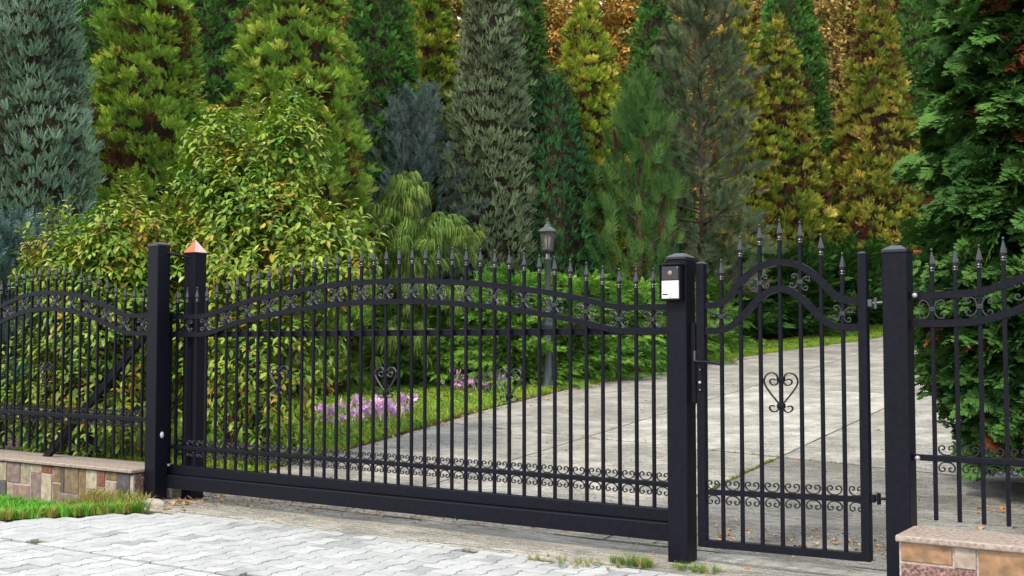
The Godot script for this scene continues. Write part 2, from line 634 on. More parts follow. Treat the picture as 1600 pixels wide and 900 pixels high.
# cone or column: tufts of sprays set over the surface in rows, dead twigs and sprays within
func conifer(o: Node3D, p: Dictionary) -> void:
	var h: float = p.h
	var r: float = p.r
	var y0: float = p.get("y0", 0.12)
	var lump: float = p.get("lump", 0.2)
	var per: int = p.per
	var fl: float = p.fl
	var gap: float = p.gap
	var cl: float = p.get("cl", gap * 0.55)
	var up: float = p.get("up", 0.9)
	var spread: float = p.get("spread", 0.8)
	var cols: Array = p.cols
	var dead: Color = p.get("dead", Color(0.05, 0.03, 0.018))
	var deadk: float = p.get("deadk", 0.0)
	var shape: int = p.get("shape", 0)
	fn.seed = p.seed
	fn.frequency = 1.0
	twig_core(o, h, r, shape, p.get("core", 0.66))
	var tocam := ((CAM - o.position) * Vector3(1, 0, 1)).normalized()
	var y := y0
	var row := 0
	while y < h - gap * 0.3:
		var t := (y - y0) / (h - y0)
		var rr := r * prof(t, shape)
		var n := maxi(3, int(TAU * rr / gap))
		for k in n:
			var a := TAU * (k + 0.5 * (row % 2) + rf(-0.42, 0.42)) / n
			var o2 := Vector3(cos(a), 0, sin(a))
			if o2.dot(tocam) < -0.3 and rng.randf() < 0.65: continue
			var yy: float = y + rf(-0.95, 0.95) * gap * p.get("tall", 1.0)
			var nz := fn.get_noise_3d(o2.x * r * 1.7, yy * 1.0, o2.z * r * 1.7)
			var bough := absf(fn.get_noise_3d(o2.x * rr * 2.1 + 9.0, yy * 1.5, o2.z * rr * 2.1))
			var rad: float = rr * (1.0 + lump * nz * 1.7) * rf(0.9, 1.03) + p.get("bough", 0.26) * (bough - 0.2) - cl * 0.5
			if rng.randf() < 0.07: rad += rf(0.04, 0.15)
			var b := o2 * rad + Vector3(0, yy, 0)
			var cd := (o2 * (1.0 - 0.4 * t) + Vector3.UP * (up + t * 0.5) + unit() * 0.25).normalized()
			var patch := fn.get_noise_3d(b.x * 1.5 + 40.0, b.y * 1.1, b.z * 1.5)
			var col: Color = cols[0].lerp(cols[1], clampf(0.5 + patch * 1.1 + rf(-0.4, 0.4), 0.0, 1.0))
			if cols.size() > 2 and rng.randf() < 0.14: col = cols[2]
			var dd := fn.get_noise_3d(b.x * 1.4, b.y * 1.4 + 70.0, b.z * 1.4) + rf(-0.25, 0.25)
			var isdead := dd > 0.5 - deadk
			var big := rf(0.75, 1.3)
			var cnt := int(per * rf(0.75, 1.2) * (0.6 if isdead else 1.0))
			for q in cnt:
				var u := unit()
				var d := (cd + u * spread).normalized()
				var at_ := b + (d - cd * 0.5) * cl * big * rf(0.2, 1.0)
				var c := dead if isdead else col
				add(orient(d, rf(0, TAU), fl * rf(0.7, 1.25)), at_, tint(c, p.get("vary", 0.3)))
		# dead inner sprays that close the crown
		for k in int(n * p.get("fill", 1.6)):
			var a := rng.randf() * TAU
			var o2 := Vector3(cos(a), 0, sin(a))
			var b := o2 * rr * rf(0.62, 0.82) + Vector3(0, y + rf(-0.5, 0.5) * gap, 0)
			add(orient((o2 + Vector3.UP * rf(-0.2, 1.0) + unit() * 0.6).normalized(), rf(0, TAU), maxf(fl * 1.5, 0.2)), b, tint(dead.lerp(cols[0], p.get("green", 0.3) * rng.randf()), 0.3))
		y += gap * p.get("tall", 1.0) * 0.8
		row += 1

func prof(t: float, shape: int) -> float:
	if shape == 0: return minf(pow(1.0 - t, 0.52), 0.75 + t * 1.6)
	if shape == 4: return minf(pow(1.0 - t, 0.7), 0.8 + t * 1.2)
	if shape == 2: return sqrt(maxf(0.0, 1.0 - pow(absf(t * 1.75 - 0.75), 2.3)))
	if shape == 3: return minf(pow(1.0 - t, 0.5), 0.55 + t * 0.9)
	return minf(pow(1.0 - pow(t, 2.6), 0.75), 0.8 + t)

# dense mass of dead twigs that fills the middle of a crown
func twig_core(o: Node3D, h: float, r: float, shape: int, k: float, y0 := 0.2) -> void:
	var st := mb()
	st.set_smooth_group(0)
	var rows := 22
	var n := 14
	var P := []
	for j in rows + 1:
		var t := float(j) / rows
		var ring := []
		for i in n:
			var a := TAU * i / n
			var rr := r * k * prof(minf(t, 0.995), shape) * (1.0 + rf(-0.16, 0.16))
			ring.append(Vector3(cos(a) * rr, y0 + t * (h * 0.96 - y0) + rf(-0.06, 0.06), sin(a) * rr))
		P.append(ring)
	for j in rows:
		for i in n:
			face(st, [P[j][i], P[j][(i + 1) % n], P[j + 1][(i + 1) % n], P[j + 1][i]], Vector3(0, y0 + (j + 0.5) / rows * (h - y0), 0))
	build(st, "inner_twigs", M.twigs, o)

# limbs that carry sprays or needle tufts
func limbed(o: Node3D, p: Dictionary) -> void:
	var h: float = p.h
	var r: float = p.r
	var st := mb()
	var cols: Array = p.cols
	for i in p.limbs:
		var t: float = lerpf(p.get("t0", 0.08), 1.0, (i + rf(0.0, 0.8)) / p.limbs)
		var a: float = i * 2.4 + rf(-0.4, 0.4)
		var o2 := Vector3(cos(a), 0, sin(a))
		var l: float = r * pow(1.0 - t, p.get("taper", 0.7)) * rf(0.75, 1.15) + p.get("minl", 0.15)
		var e0: float = lerpf(p.e0, p.e1, t)
		var pos := Vector3(0, h * t * 0.93, 0)
		var seg := 5
		var dir := (o2 + Vector3.UP * tan(deg_to_rad(e0))).normalized()
		var lc: Color = cols[0].lerp(cols[1], rng.randf())
		for k in seg:
			var nx := pos + dir * l / seg
			tube(st, pos, nx, lerpf(p.get("lr", 0.018), 0.004, float(k) / seg), lerpf(p.get("lr", 0.018), 0.004, float(k + 1) / seg), 4)
			var f := float(k) / seg
			var cnt: int = p.per
			if f < p.get("bare", 0.15): cnt = int(cnt * 0.3)
			for j in cnt:
				var q := pos.lerp(nx, rng.randf())
				var w: float = p.get("width", 0.3) * l * (1.0 - f * 0.75)
				var off := unit() * w * sqrt(rng.randf())
				off.y *= p.get("flat", 0.5)
				var d: Vector3 = (dir * p.get("fwd", 0.6) + off.normalized() * p.get("side", 0.7) + Vector3.UP * p.get("upw", 0.3) + unit() * 0.25).normalized()
				var s: float = p.fl * rf(0.75, 1.25)
				var c := tint(lc.lerp(cols[rng.randi() % 2], 0.5), 0.2)
				if p.get("deadk", 0.0) > rng.randf(): c = tint(p.dead, 0.25)
				if p.get("lay", false): add(facing(d, (Vector3.UP + unit() * 0.5), s), q + off, c)
				else: add(orient(d, rf(0, TAU), s), q + off, c)
			pos = nx
			dir = (dir + Vector3.UP * p.get("curl", 0.1) + unit() * 0.12).normalized()
	build(st, "branches", M.bark, o)

# ------------------------------------------------------------------ scene
func _ready() -> void:
	rng.seed = 20240611
	# camera
	var cam := Camera3D.new()
	cam.name = "camera"
	add_child(cam)
	cam.position = CAM
	cam.rotation_degrees = Vector3(2.8385, 33.864, 0)
	cam.fov = 28.519
	cam.far = 600.0
	cam.current = true
	# sky, overcast and bright
	var we := WorldEnvironment.new()
	we.name = "environment"
	var env := Environment.new()
	env.background_mode = Environment.BG_SKY
	var sm := ProceduralSkyMaterial.new()
	sm.sky_top_color = Color(0.86, 0.89, 0.93)
	sm.sky_horizon_color = Color(0.89, 0.90, 0.91)
	sm.sky_curve = 0.2
	sm.ground_bottom_color = Color(0.2, 0.2, 0.18)
	sm.ground_horizon_color = Color(0.6, 0.62, 0.62)
	sm.sky_energy_multiplier = 1.0
	var sky := Sky.new()
	sky.sky_material = sm
	env.sky = sky
	env.tonemap_mode = Environment.TONE_MAPPER_LINEAR
	env.tonemap_exposure = 2.65
	env.sdfgi_enabled = true
	env.ssao_enabled = true
	env.ssil_enabled = true
	we.environment = env
	add_child(we)
	var sun := DirectionalLight3D.new()
	sun.name = "sun"
	sun.light_energy = 0.5
	sun.light_color = Color(1.0, 0.95, 0.86)
	sun.light_angular_distance = 12.0
	sun.shadow_enabled = true
	add_child(sun)
	sun.look_at_from_position(Vector3(-0.25, 1.25, 0.95), Vector3.ZERO)

	materials()
	iron_pieces()
	ground_and_paving()
	walls()
	posts()
	sliding_gate()
	pedestrian_gate()
	fence_panels()
	lamp()
	trees()
	shrubs()
	small_plants()

# ------------------------------------------------------------------ setting
func ground_and_paving() -> void:
	# one ground sheet
	var xs := [-220.0, -140.0, -90.0, -60.0, -40.0, -28.0, -20.0, -15.0, -12.0]
	var x := -10.0
	while x < 4.01:
		xs.append(x)
		x += 0.3
	xs += [5.0, 7.0, 10.0, 15.0, 22.0, 35.0, 60.0, 100.0, 160.0, 220.0]
	var zs := [-220.0, -140.0, -90.0, -60.0, -45.0, -35.0, -28.0, -24.0, -21.0, -19.0, -18.0]
	var z := -17.0
	while z < 3.51:
		zs.append(z)
		z += 0.25
	zs += [4.5, 6.0, 9.0, 14.0, 25.0, 50.0, 100.0, 200.0]
	var st := mb()
	st.set_smooth_group(0)
	var gp := func(px: float, pz: float) -> Vector3:
		var y := gy(px, pz)
		if pz > -0.2:
			if px > paver_left(pz) - 0.05: y -= 0.06
		elif px > drive_edge(pz) - 0.02 and px < 4.6: y -= 0.08
		return Vector3(px, y, pz)
	for i in xs.size() - 1:
		for j in zs.size() - 1:
			var a: Vector3 = gp.call(xs[i], zs[j])
			var b: Vector3 = gp.call(xs[i + 1], zs[j])
			var c: Vector3 = gp.call(xs[i + 1], zs[j + 1])
			var d: Vector3 = gp.call(xs[i], zs[j + 1])
			st.add_vertex(a); st.add_vertex(b); st.add_vertex(c)
			st.add_vertex(a); st.add_vertex(c); st.add_vertex(d)
	tag(build(st, "ground", M.soil, self), "", "", "", "structure")

	# concrete drive, cast in slabs
	var drive := Node3D.new()
	put(drive, "driveway", self)
	drive.set_meta("kind", "structure")
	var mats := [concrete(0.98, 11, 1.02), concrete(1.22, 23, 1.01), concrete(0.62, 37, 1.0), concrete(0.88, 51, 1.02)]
	var rows := [-0.36, -3.83, -8.38, -12.9, -17.4, -21.5]
	var colx := [-99.0, -3.0, -0.74, 1.7, 4.5]
	var pick := [[0, 0, 2, 2], [0, 1, 0, 2], [0, 0, 1, 3], [3, 0, 0, 3], [0, 3, 0, 0]]  # darker grey slabs at right; tone also carries shade under the large thuja
	for rI in rows.size() - 1:
		for cI in 4:
			var tilt0 := 0.0 if rI == 0 else 0.215
			var tilt1 := 0.215
			var g := 0.013
			var nx := 6
			var nz := 10
			var sst := mb()
			sst.set_smooth_group(0)
			var P := []
			for j in nz + 1:
				var row := []
				for i in nx + 1:
					var fx := float(i) / nx
					var fz := float(j) / nz
					var zr: float = lerpf(rows[rI] - g, rows[rI + 1] + g, fz)
					var xl: float = drive_edge(zr) if cI == 0 else colx[cI] + g
					var xr: float = colx[cI + 1] - g
					var px := lerpf(xl, xr, fx)
					var pz: float = zr + (px + 2.0) * lerpf(tilt0, tilt1, fz)
					if rI == 0: pz = minf(pz, -0.36)
					row.append(Vector3(px, gy(px, pz), pz))
				P.append(row)
			for j in nz:
				for i in nx:
					for q in [P[j][i], P[j + 1][i + 1], P[j + 1][i], P[j][i], P[j][i + 1], P[j + 1][i + 1]]:
						sst.set_uv(Vector2(q.x, q.z))
						sst.add_vertex(q)
			sst.set_smooth_group(-1)
			var rim := []
			for i in nx: rim.append([P[0][i], P[0][i + 1]])
			for j in nz: rim.append([P[j][nx], P[j + 1][nx]])
			for i in nx: rim.append([P[nz][nx - i], P[nz][nx - i - 1]])
			for j in nz: rim.append([P[nz - j][0], P[nz - j - 1][0]])
			var cc: Vector3 = P[nz / 2][nx / 2] - Vector3(0, 0.05, 0)
			for e in rim:
				sst.set_uv(Vector2(e[0].x, e[0].z))
				face(sst, [e[0], e[1], e[1] - Vector3(0, 0.07, 0), e[0] - Vector3(0, 0.07, 0)], cc)
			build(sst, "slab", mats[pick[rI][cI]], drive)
	# apron under the gate
	var ap := mb()
	ap.set_smooth_group(0)
	var edge := func(px: float) -> float: return 0.405 + 0.03 * sin(px * 2.1) + 0.02 * sin(px * 5.3 + 1.0)
	x = -4.7
	while x < 4.4:
		var ps := []
		for k in 2:
			var px := x + 0.1 * k
			var col := []
			for j in 7:
				var pz: float = lerpf(-0.366, edge.call(px), j / 6.0)
				col.append(Vector3(px, 0.004 * sin(px * 3.0 + j) - (0.03 if j == 6 else 0.0), pz))
			ps.append(col)
		for j in 6:
			for q in [ps[0][j], ps[1][j], ps[1][j + 1], ps[0][j], ps[1][j + 1], ps[0][j + 1]]:
				ap.set_uv(Vector2(q.x, q.z))
				ap.add_vertex(q)
		x += 0.1
	tag(build(ap, "apron", mats[0], drive), "worn concrete strip under the sliding gate")

	# interlocking bone-shaped pavers
	var pave := Node3D.new()
	put(pave, "pavement", self)
	pave.set_meta("kind", "structure")
	var bed := mb()
	x = -8.0
	while x < 6.0:
		for j in 8:
			var q := []
			for k in [[0, 0], [1, 0], [1, 1], [0, 1]]:
				q.append(Vector3(x + k[0], -0.016, 0.36 + (j + k[1]) * 0.8))
			if x + 1.0 < paver_left(q[0].z): continue
			for k in 4: q[k].x = maxf(q[k].x, paver_left(q[k].z) - 0.12)
			face(bed, q, Vector3(0, -5, 0))
		x += 1.0
	build(bed, "joint_sand", mottled(lin(0.03, 0.03, 0.015), lin(0.1, 0.09, 0.05), 0.05, 0.95, 1.2, 4.0, 15), pave)
	var pm := []
	var tones := [[0.29, 0.375], [0.32, 0.40], [0.265, 0.35], [0.2, 0.28]]
	for k in 4:
		var lo: float = tones[k][0]
		var hi: float = tones[k][1]
		pm.append(mottled(lin(lo * 0.98, lo, lo), lin(hi * 0.98, hi, hi), 0.02, 0.85, 1.1, 2.0, 60 + k))
	var outl := [Vector2(0.078, -0.0945), Vector2(0.078, -0.061), Vector2(0.053, -0.037), Vector2(0.053, 0.037), Vector2(0.078, 0.061), Vector2(0.078, 0.0945)]
	var full := outl.duplicate()
	for k in 6: full.append(Vector2(-outl[5 - k].x, outl[5 - k].y))
	var half_of := func(s: SurfaceTool, off: Vector3, sg: float) -> void:
		# a stone cut across its waist, filling a straight edge
		var hp := [Vector2(0.0545, 0.003), Vector2(0.0545, 0.037), Vector2(0.0795, 0.061), Vector2(0.0795, 0.097)]
		for k in 3:
			var a: Vector2 = hp[k]
			var b: Vector2 = hp[k + 1]
			var q := [off + Vector3(-a.x, 0, a.y * sg), off + Vector3(a.x, 0, a.y * sg), off + Vector3(b.x, 0, b.y * sg), off + Vector3(-b.x, 0, b.y * sg)]
			face(s, q, off + Vector3(0, -1, 0.05 * sg))
			for e in [[1, 2], [0, 3]]:
				face(s, [q[e[0]], q[e[1]], q[e[1]] - Vector3(0, 0.04, 0), q[e[0]] - Vector3(0, 0.04, 0)], off + Vector3(0, -0.02, 0.05 * sg))
			if k == 0: face(s, [q[0], q[1], q[1] - Vector3(0, 0.04, 0), q[0] - Vector3(0, 0.04, 0)], off + Vector3(0, -0.02, 0.05 * sg))
			if k == 2: face(s, [q[2], q[3], q[3] - Vector3(0, 0.04, 0), q[2] - Vector3(0, 0.04, 0)], off + Vector3(0, -0.02, 0.05 * sg))
	var stone_of := func(s: SurfaceTool, off: Vector3) -> void:
		var c := off + Vector3(0, -0.03, 0)
		var top := []
		for v in full: top.append(off + Vector3(v.x - 0.003 * signf(v.x), 0, v.y - 0.003 * signf(v.y)))
		face(s, [top[0], top[1], top[10], top[11]], c)
		face(s, [top[1], top[2], top[9], top[10]], c)
		face(s, [top[2], top[3], top[8], top[9]], c)
		face(s, [top[3], top[4], top[7], top[8]], c)
		face(s, [top[4], top[5], top[6], top[7]], c)
		for k in 12:
			var v0: Vector2 = full[k]
			var v1: Vector2 = full[(k + 1) % 12]
			var e0 := off + Vector3(v0.x, -0.004, v0.y)
			var e1 := off + Vector3(v1.x, -0.004, v1.y)
			var mid := (v0 + v1) * 0.5
			var nn := Vector2(v1.y - v0.y, -(v1.x - v0.x))
			var cin := off + Vector3(mid.x - nn.x, -0.1, mid.y - nn.y) if nn.dot(mid) > 0 else off + Vector3(mid.x + nn.x, -0.1, mid.y + nn.y)
			face(s, [top[k], top[(k + 1) % 12], e1, e0], cin)
			face(s, [e0, e1, e1 - Vector3(0, 0.04, 0), e0 - Vector3(0, 0.04, 0)], cin)
	var pav_mesh := []
	for k in 4:
		var s := mb()
		stone_of.call(s, Vector3.ZERO)
		pav_mesh.append(done(s, pm[k]))
	var rest := mb()
	var spots := []
	var halves := []
	for field in 2:
		var z0 := 0.46 if field == 0 else 1.892
		var nrow := 7 if field == 0 else 12
		for ci in range(-46, 40):
			for ri in nrow:
				var px := ci * 0.14 + (0.02 if field == 1 else 0.0)
				var pz := z0 + ri * 0.2 + (0.1 if posmod(ci, 2) == 1 else 0.0)
				if ri == 0 and posmod(ci, 2) == 1 and px > paver_left(pz): halves.append([Vector3(px, 0, pz - 0.2), 1.0])
				if field == 0 and ri == nrow - 1 and posmod(ci, 2) == 1:
					if px > paver_left(pz): halves.append([Vector3(px, 0, pz), -1.0])
					continue
				if px < paver_left(pz) + 0.02: continue
				spots.append(Vector2(px, pz))
	# the ones in the picture lie this side of the bottom edge of the view
	var seen := []
	var unseen := []
	for s in spots:
		var lim: float = 2.49 - (s.x + 2.95) * 0.672
		if s.y < lim + 0.2 and s.x < 0.2: seen.append(s)
		else: unseen.append(s)
	seen.sort_custom(func(a, b): return Vector2(CAM.x, CAM.z).distance_squared_to(a) < Vector2(CAM.x, CAM.z).distance_squared_to(b))
	for i in seen.size():
		var s: Vector2 = seen[i]
		var at := Vector3(s.x, rf(-0.003, 0.002), s.y)
		if i < 300:
			var k := 3 if rng.randf() < 0.035 or (s.y < 0.62 and rng.randf() < 0.25) else rng.randi() % 3
			var o := inst(pav_mesh[k], "paver", pave, at, Vector3(rf(-0.008, 0.008), rf(-0.01, 0.01), rf(-0.008, 0.008)))
			o.scale = Vector3(rf(0.985, 1.0), 1, rf(0.985, 1.0))
		else:
			stone_of.call(rest, at)
	for s in unseen: stone_of.call(rest, Vector3(s.x, rf(-0.003, 0.002), s.y))
	var hm := []
	for k in 3:
		for sg in [1.0, -1.0]:
			var s := mb()
			half_of.call(s, Vector3.ZERO, sg)
			hm.append(done(s, pm[k]))
	for hv in halves:
		if rng.randf() < 0.1: continue
		inst(hm[(rng.randi() % 3) * 2 + (0 if hv[1] > 0 else 1)], "half_paver", pave, hv[0])
	build(rest, "paver_field", pm[0], pave).set_meta("kind", "stuff")

func walls() -> void:
	var tones := {
		"tan": [0.40, 0.33, 0.24], "grey": [0.10, 0.095, 0.10], "mauve": [0.27, 0.19, 0.18], "red": [0.25, 0.09, 0.07], "pink": [0.34, 0.22, 0.18],
		"cream": [0.50, 0.42, 0.32], "ochre": [0.25, 0.16, 0.08], "olive": [0.24, 0.17, 0.10], "rust": [0.40, 0.235, 0.13], "beige": [0.42, 0.34, 0.28]}
	var sm := {}
	var sd := 100
	for k in tones:
		var c: Array = tones[k]
		sm[k] = mottled(lin(c[0] * 0.42, c[1] * 0.41, c[2] * 0.39), lin(c[0] * 0.98, c[1] * 0.98, c[2] * 0.98), 0.018, 0.8, 2.2, 4.0, sd)
		sd += 1
	sm["granite"] = mottled(lin(0.03, 0.02, 0.02), lin(0.5, 0.26, 0.22), 0.06, 0.55, 2.6, 2.0, 140, 0.45)
	var capm := mottled(lin(0.17, 0.13, 0.11), lin(0.42, 0.345, 0.3), 0.05, 0.6, 2.4, 2.0, 150, 0.2)
	var mortar := mottled(lin(0.3, 0.255, 0.225), lin(0.46, 0.4, 0.36), 0.05, 0.95, 3.0, 4.0, 160)
	# left wall
	var w := thing("stone_wall", "low wall of tan and mauve stone slabs under the left fence", "wall", Vector3(0, -0.28, 0), "stone walls under the fence")
	var core := mb()
	cbox(core, Vector3(-7.198, 0.24, -0.045), Vector3(4.728, 0.49, 0.4), 0.004)
	build(core, "mortar", mortar, w)
	var caps := [[-4.815, -5.62], [-5.626, -6.6], [-6.606, -7.7], [-7.706, -9.5]]
	for c in caps:
		var m := mb()
		cbox(m, Vector3((c[0] + c[1]) * 0.5, 0.28 + 0.241, -0.045), Vector3(absf(c[1] - c[0]), 0.03, 0.47), 0.006)
		build(m, "coping_stone", capm, w)
	var st := [["tan", -6.720, -6.596, 0.050, 0.214], ["grey", -6.714, -6.598, -0.2, 0.041], ["mauve", -6.588, -6.394, 0.044, 0.216], ["tan", -6.389, -6.255, 0.038, 0.216], ["tan", -6.590, -6.490, -0.2, 0.031], ["pink", -6.483, -6.25, -0.2, 0.025],
		["tan", -6.242, -6.07, 0.146, 0.216], ["red", -6.06, -5.925, 0.155, 0.216], ["mauve", -6.238, -6.075, -0.105, 0.138], ["cream", -6.067, -5.921, -0.113, 0.147], ["ochre", -5.913, -5.803, 0.082, 0.216], ["olive", -5.911, -5.800, -0.24, 0.073],
		["grey", -5.793, -5.749, 0.004, 0.216], ["olive", -5.741, -5.547, 0.004, 0.216], ["mauve", -5.791, -5.547, -0.24, -0.005], ["ochre", -5.538, -5.457, -0.24, 0.216], ["cream", -5.449, -5.299, 0.06, 0.216], ["pink", -5.449, -5.299, -0.2, 0.052],
		["red", -5.291, -5.196, 0.092, 0.216], ["ochre", -5.291, -5.196, -0.2, 0.083], ["ochre", -5.186, -5.038, 0.149, 0.216], ["beige", -5.186, -5.038, -0.2, 0.14], ["grey", -5.03, -4.872, -0.2, 0.216], ["red", -6.238, -6.075, -0.24, -0.113], ["red", -6.067, -5.921, -0.24, -0.121]]
	var names := tones.keys()
	var px := -6.73
	while px > -9.2:
		var wd := rf(0.09, 0.2)
		var sp := rf(-0.02, 0.12)
		st.append([names[rng.randi() % names.size()], px - wd, px, -0.2, sp - 0.006])
		st.append([names[rng.randi() % names.size()], px - wd, px, sp + 0.004, 0.216])
		px -= wd + 0.009
	for s in st:
		var m := mb()
		var sz := Vector3(s[2] - s[1], s[4] - s[3], 0.03)
		cbox(m, Vector3((s[1] + s[2]) * 0.5, (s[3] + s[4]) * 0.5 + 0.28, 0.147 + rf(-0.004, 0.008)), sz, 0.004)
		build(m, "stone", sm[s[0]], w)
	for q in [[0.035, 0.144, 0.0, 0.216], [-0.075, 0.026, -0.2, 0.216], [-0.21, -0.085, -0.2, 0.216]]:
		var m := mb()
		cbox(m, Vector3(-4.842, (q[2] + q[3]) * 0.5 + 0.28, (q[0] + q[1]) * 0.5), Vector3(0.03, q[3] - q[2], q[1] - q[0]), 0.004)
		build(m, "stone", sm.granite, w)
	# right wall
	w = thing("stone_wall", "low wall with orange and speckled red granite stones right of the posts", "wall", Vector3(0, -0.1, 0), "stone walls under the fence")
	core = mb()
	cbox(core, Vector3(3.356, 0.2, 0.215), Vector3(4.008, 0.4, 0.29), 0.004)
	build(core, "mortar", mortar, w)
	for c in [[1.342, 2.3], [2.306, 3.3], [3.306, 5.4]]:
		var m := mb()
		cbox(m, Vector3((c[0] + c[1]) * 0.5, 0.4165, 0.2175), Vector3(c[1] - c[0], 0.033, 0.355), 0.006)
		build(m, "coping_stone", capm, w)
	var rs := [["rust", 1.362, 1.606, 0.204, 0.3], ["beige", 1.617, 1.716, 0.195, 0.3], ["rust", 1.727, 2.036, 0.05, 0.3], ["granite", 1.362, 1.716, 0.06, 0.193], ["tan", 1.362, 1.55, -0.09, 0.05], ["mauve", 1.56, 1.716, -0.09, 0.05], ["cream", 1.727, 2.036, -0.09, 0.04], ["mauve", 2.046, 2.3, 0.1, 0.3], ["olive", 2.046, 2.3, -0.09, 0.09], ["cream", 2.31, 2.6, -0.09, 0.3], ["rust", 2.61, 2.9, -0.09, 0.3]]
	for s in rs:
		var m := mb()
		cbox(m, Vector3((s[1] + s[2]) * 0.5, (s[3] + s[4]) * 0.5 + 0.1, 0.353 + rf(-0.002, 0.004)), Vector3(s[2] - s[1], s[4] - s[3], 0.03), 0.004)
		build(m, "stone", sm[s[0]], w)
	for q in [[0.09, 0.21, 0.16, 0.3], [0.218, 0.334, 0.2, 0.3], [0.09, 0.334, -0.09, 0.15]]:
		var m := mb()
		cbox(m, Vector3(1.362, (q[2] + q[3]) * 0.5 + 0.1, (q[0] + q[1]) * 0.5), Vector3(0.03, q[3] - q[2], q[1] - q[0]), 0.004)
		build(m, "stone", sm.beige, w)

func pyramid(st: SurfaceTool, c: Vector3, hw: float, tw: float, h: float) -> void:
	var o := c + Vector3(0, h * 0.2, 0)
	var b := []
	var t := []
	for k in [[-1, -1], [1, -1], [1, 1], [-1, 1]]:
		b.append(c + Vector3(k[0] * hw, 0, k[1] * hw))
		t.append(c + Vector3(k[0] * tw, h, k[1] * tw))
	for k in 4: face(st, [b[k], b[(k + 1) % 4], t[(k + 1) % 4], t[k]], o)
	if tw > 0.0: face(st, t, o)

func posts() -> void:
	var mk := func(label: String, at: Vector3, h: float, cap: int) -> Node3D:
		var p := thing("gate_post", label, "post", at, "square iron posts")
		inst(boxmesh(Vector3(0.13, h + 0.25, 0.13), M.iron, 0.005), "shaft", p, Vector3(0, h * 0.5 - 0.125, 0))
		var st := mb()
		if cap == 0:
			cbox(st, Vector3(0, h + 0.009, 0), Vector3(0.136, 0.018, 0.136), 0.003)
			pyramid(st, Vector3(0, h + 0.0185, 0), 0.064, 0.026, 0.022)
		else:
			cbox(st, Vector3(0, h + 0.006, 0), Vector3(0.137, 0.022, 0.137), 0.004)
			pyramid(st, Vector3(0, h + 0.0175, 0), 0.062, 0.03, 0.018)
		build(st, "cap", M.cap, p)
		return p
	var a: Node3D = mk.call("tall black square post left of the sliding gate, beside the stone wall", Vector3(-4.746, 0, 0), 2.09, 1)
	var ph := mb()
	lathe(ph, [Vector2(0, 0), Vector2(0.019, 0), Vector2(0.02, 0.008), Vector2(0.013, 0.014), Vector2(0, 0.015)], 14)
	var pc := build(ph, "photocell", M.panel, a, Vector3(0.064, 0.534, 0.0))
	pc.rotation.z = -PI / 2
	pc.scale = Vector3(1.35, 1, 0.9)
	var rod := mb()
	tube(rod, Vector3(0.06, 2.035, -0.03), Vector3(0.2, 2.0, -0.19), 0.011, 0.011, 8)
	tube(rod, Vector3(0.185, 2.003, -0.172), Vector3(0.2, 2.0, -0.19), 0.02, 0.02, 8)
	build(rod, "tie_rod", M.iron, a)
	mk.call("black square post that carries the intercom", Vector3(0, 0, 0), 1.78, 0)
	var c: Node3D = mk.call("black square hinge post between wicket gate and right stone wall", Vector3(1.27, 0, 0), 1.765, 0)
	for y in [1.536, 0.684]:
		var b := mb()
		lathe(b, [Vector2(0.004, 0), Vector2(0.004, 0.02), Vector2(0.013, 0.02), Vector2(0.013, 0.03), Vector2(0, 0.034)], 12)
		var o := build(b, "bolt", M.zinc, c, Vector3(0.098, y, 0.014))
		o.rotation.x = PI / 2
	# guide post behind the gate, with the pyramid cap
	var g := thing("guide_post", "black post behind the sliding gate with orange pyramid cap, sky reflection painted on its pale facets", "post", Vector3(-4.565, 0, -0.228), "square iron posts")
	inst(boxmesh(Vector3(0.13, 2.28, 0.13), M.iron, 0.005), "shaft", g, Vector3(0, 0.89, 0))
	var st := mb()
	cbox(st, Vector3(0, 2.035, 0), Vector3(0.138, 0.02, 0.138), 0.003)
	build(st, "collar", M.iron, g)
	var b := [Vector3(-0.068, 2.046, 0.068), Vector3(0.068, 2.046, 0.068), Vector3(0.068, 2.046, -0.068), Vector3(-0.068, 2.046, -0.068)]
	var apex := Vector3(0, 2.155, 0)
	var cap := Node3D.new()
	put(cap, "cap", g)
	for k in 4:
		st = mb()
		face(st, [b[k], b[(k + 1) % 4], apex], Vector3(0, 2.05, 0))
		build(st, "facet", M.orange if k == 0 else M.pale, cap)  # pale facets paint the sky reflected in the glossy cap

	# intercom on the middle post
	var ic := thing("intercom", "black hooded intercom box with camera window and silver call panel", "intercom", Vector3(-0.009, 1.535, 0.066))
	inst(boxmesh(Vector3(0.124, 0.205, 0.05), M.iron, 0.004), "housing", ic, Vector3(0, 0.1025, 0.025))
	st = mb()
	cbox(st, Vector3(0, 0.213, 0.034), Vector3(0.142, 0.01, 0.08), 0.003)
	cbox(st, Vector3(-0.064, 0.1105, 0.054), Vector3(0.006, 0.195, 0.02), 0.002)
	cbox(st, Vector3(0.064, 0.1105, 0.054), Vector3(0.006, 0.195, 0.02), 0.002)
	build(st, "rain_hood", M.iron, ic)
	inst(boxmesh(Vector3(0.112, 0.082, 0.006), M.window, 0.002), "camera_window", ic, Vector3(-0.001, 0.163, 0.053))
	st = mb()
	lathe(st, [Vector2(0, 0), Vector2(0.014, 0), Vector2(0.014, 0.003), Vector2(0.01, 0.005), Vector2(0, 0.006)], 14)
	var ln := build(st, "lens", M.lensm, ic, Vector3(0.0, 0.163, 0.056))
	ln.rotation.x = PI / 2
	var pn := inst(boxmesh(Vector3(0.112, 0.106, 0.006), M.panel, 0.002), "call_panel", ic, Vector3(-0.001, 0.065, 0.053))
	inst(boxmesh(Vector3(0.034, 0.008, 0.003), M.dark, 0.001), "speaker_slot", pn, Vector3(-0.032, -0.028, 0.003))
	inst(boxmesh(Vector3(0.022, 0.022, 0.005), M.white, 0.002), "button", pn, Vector3(0.034, -0.022, 0.003))
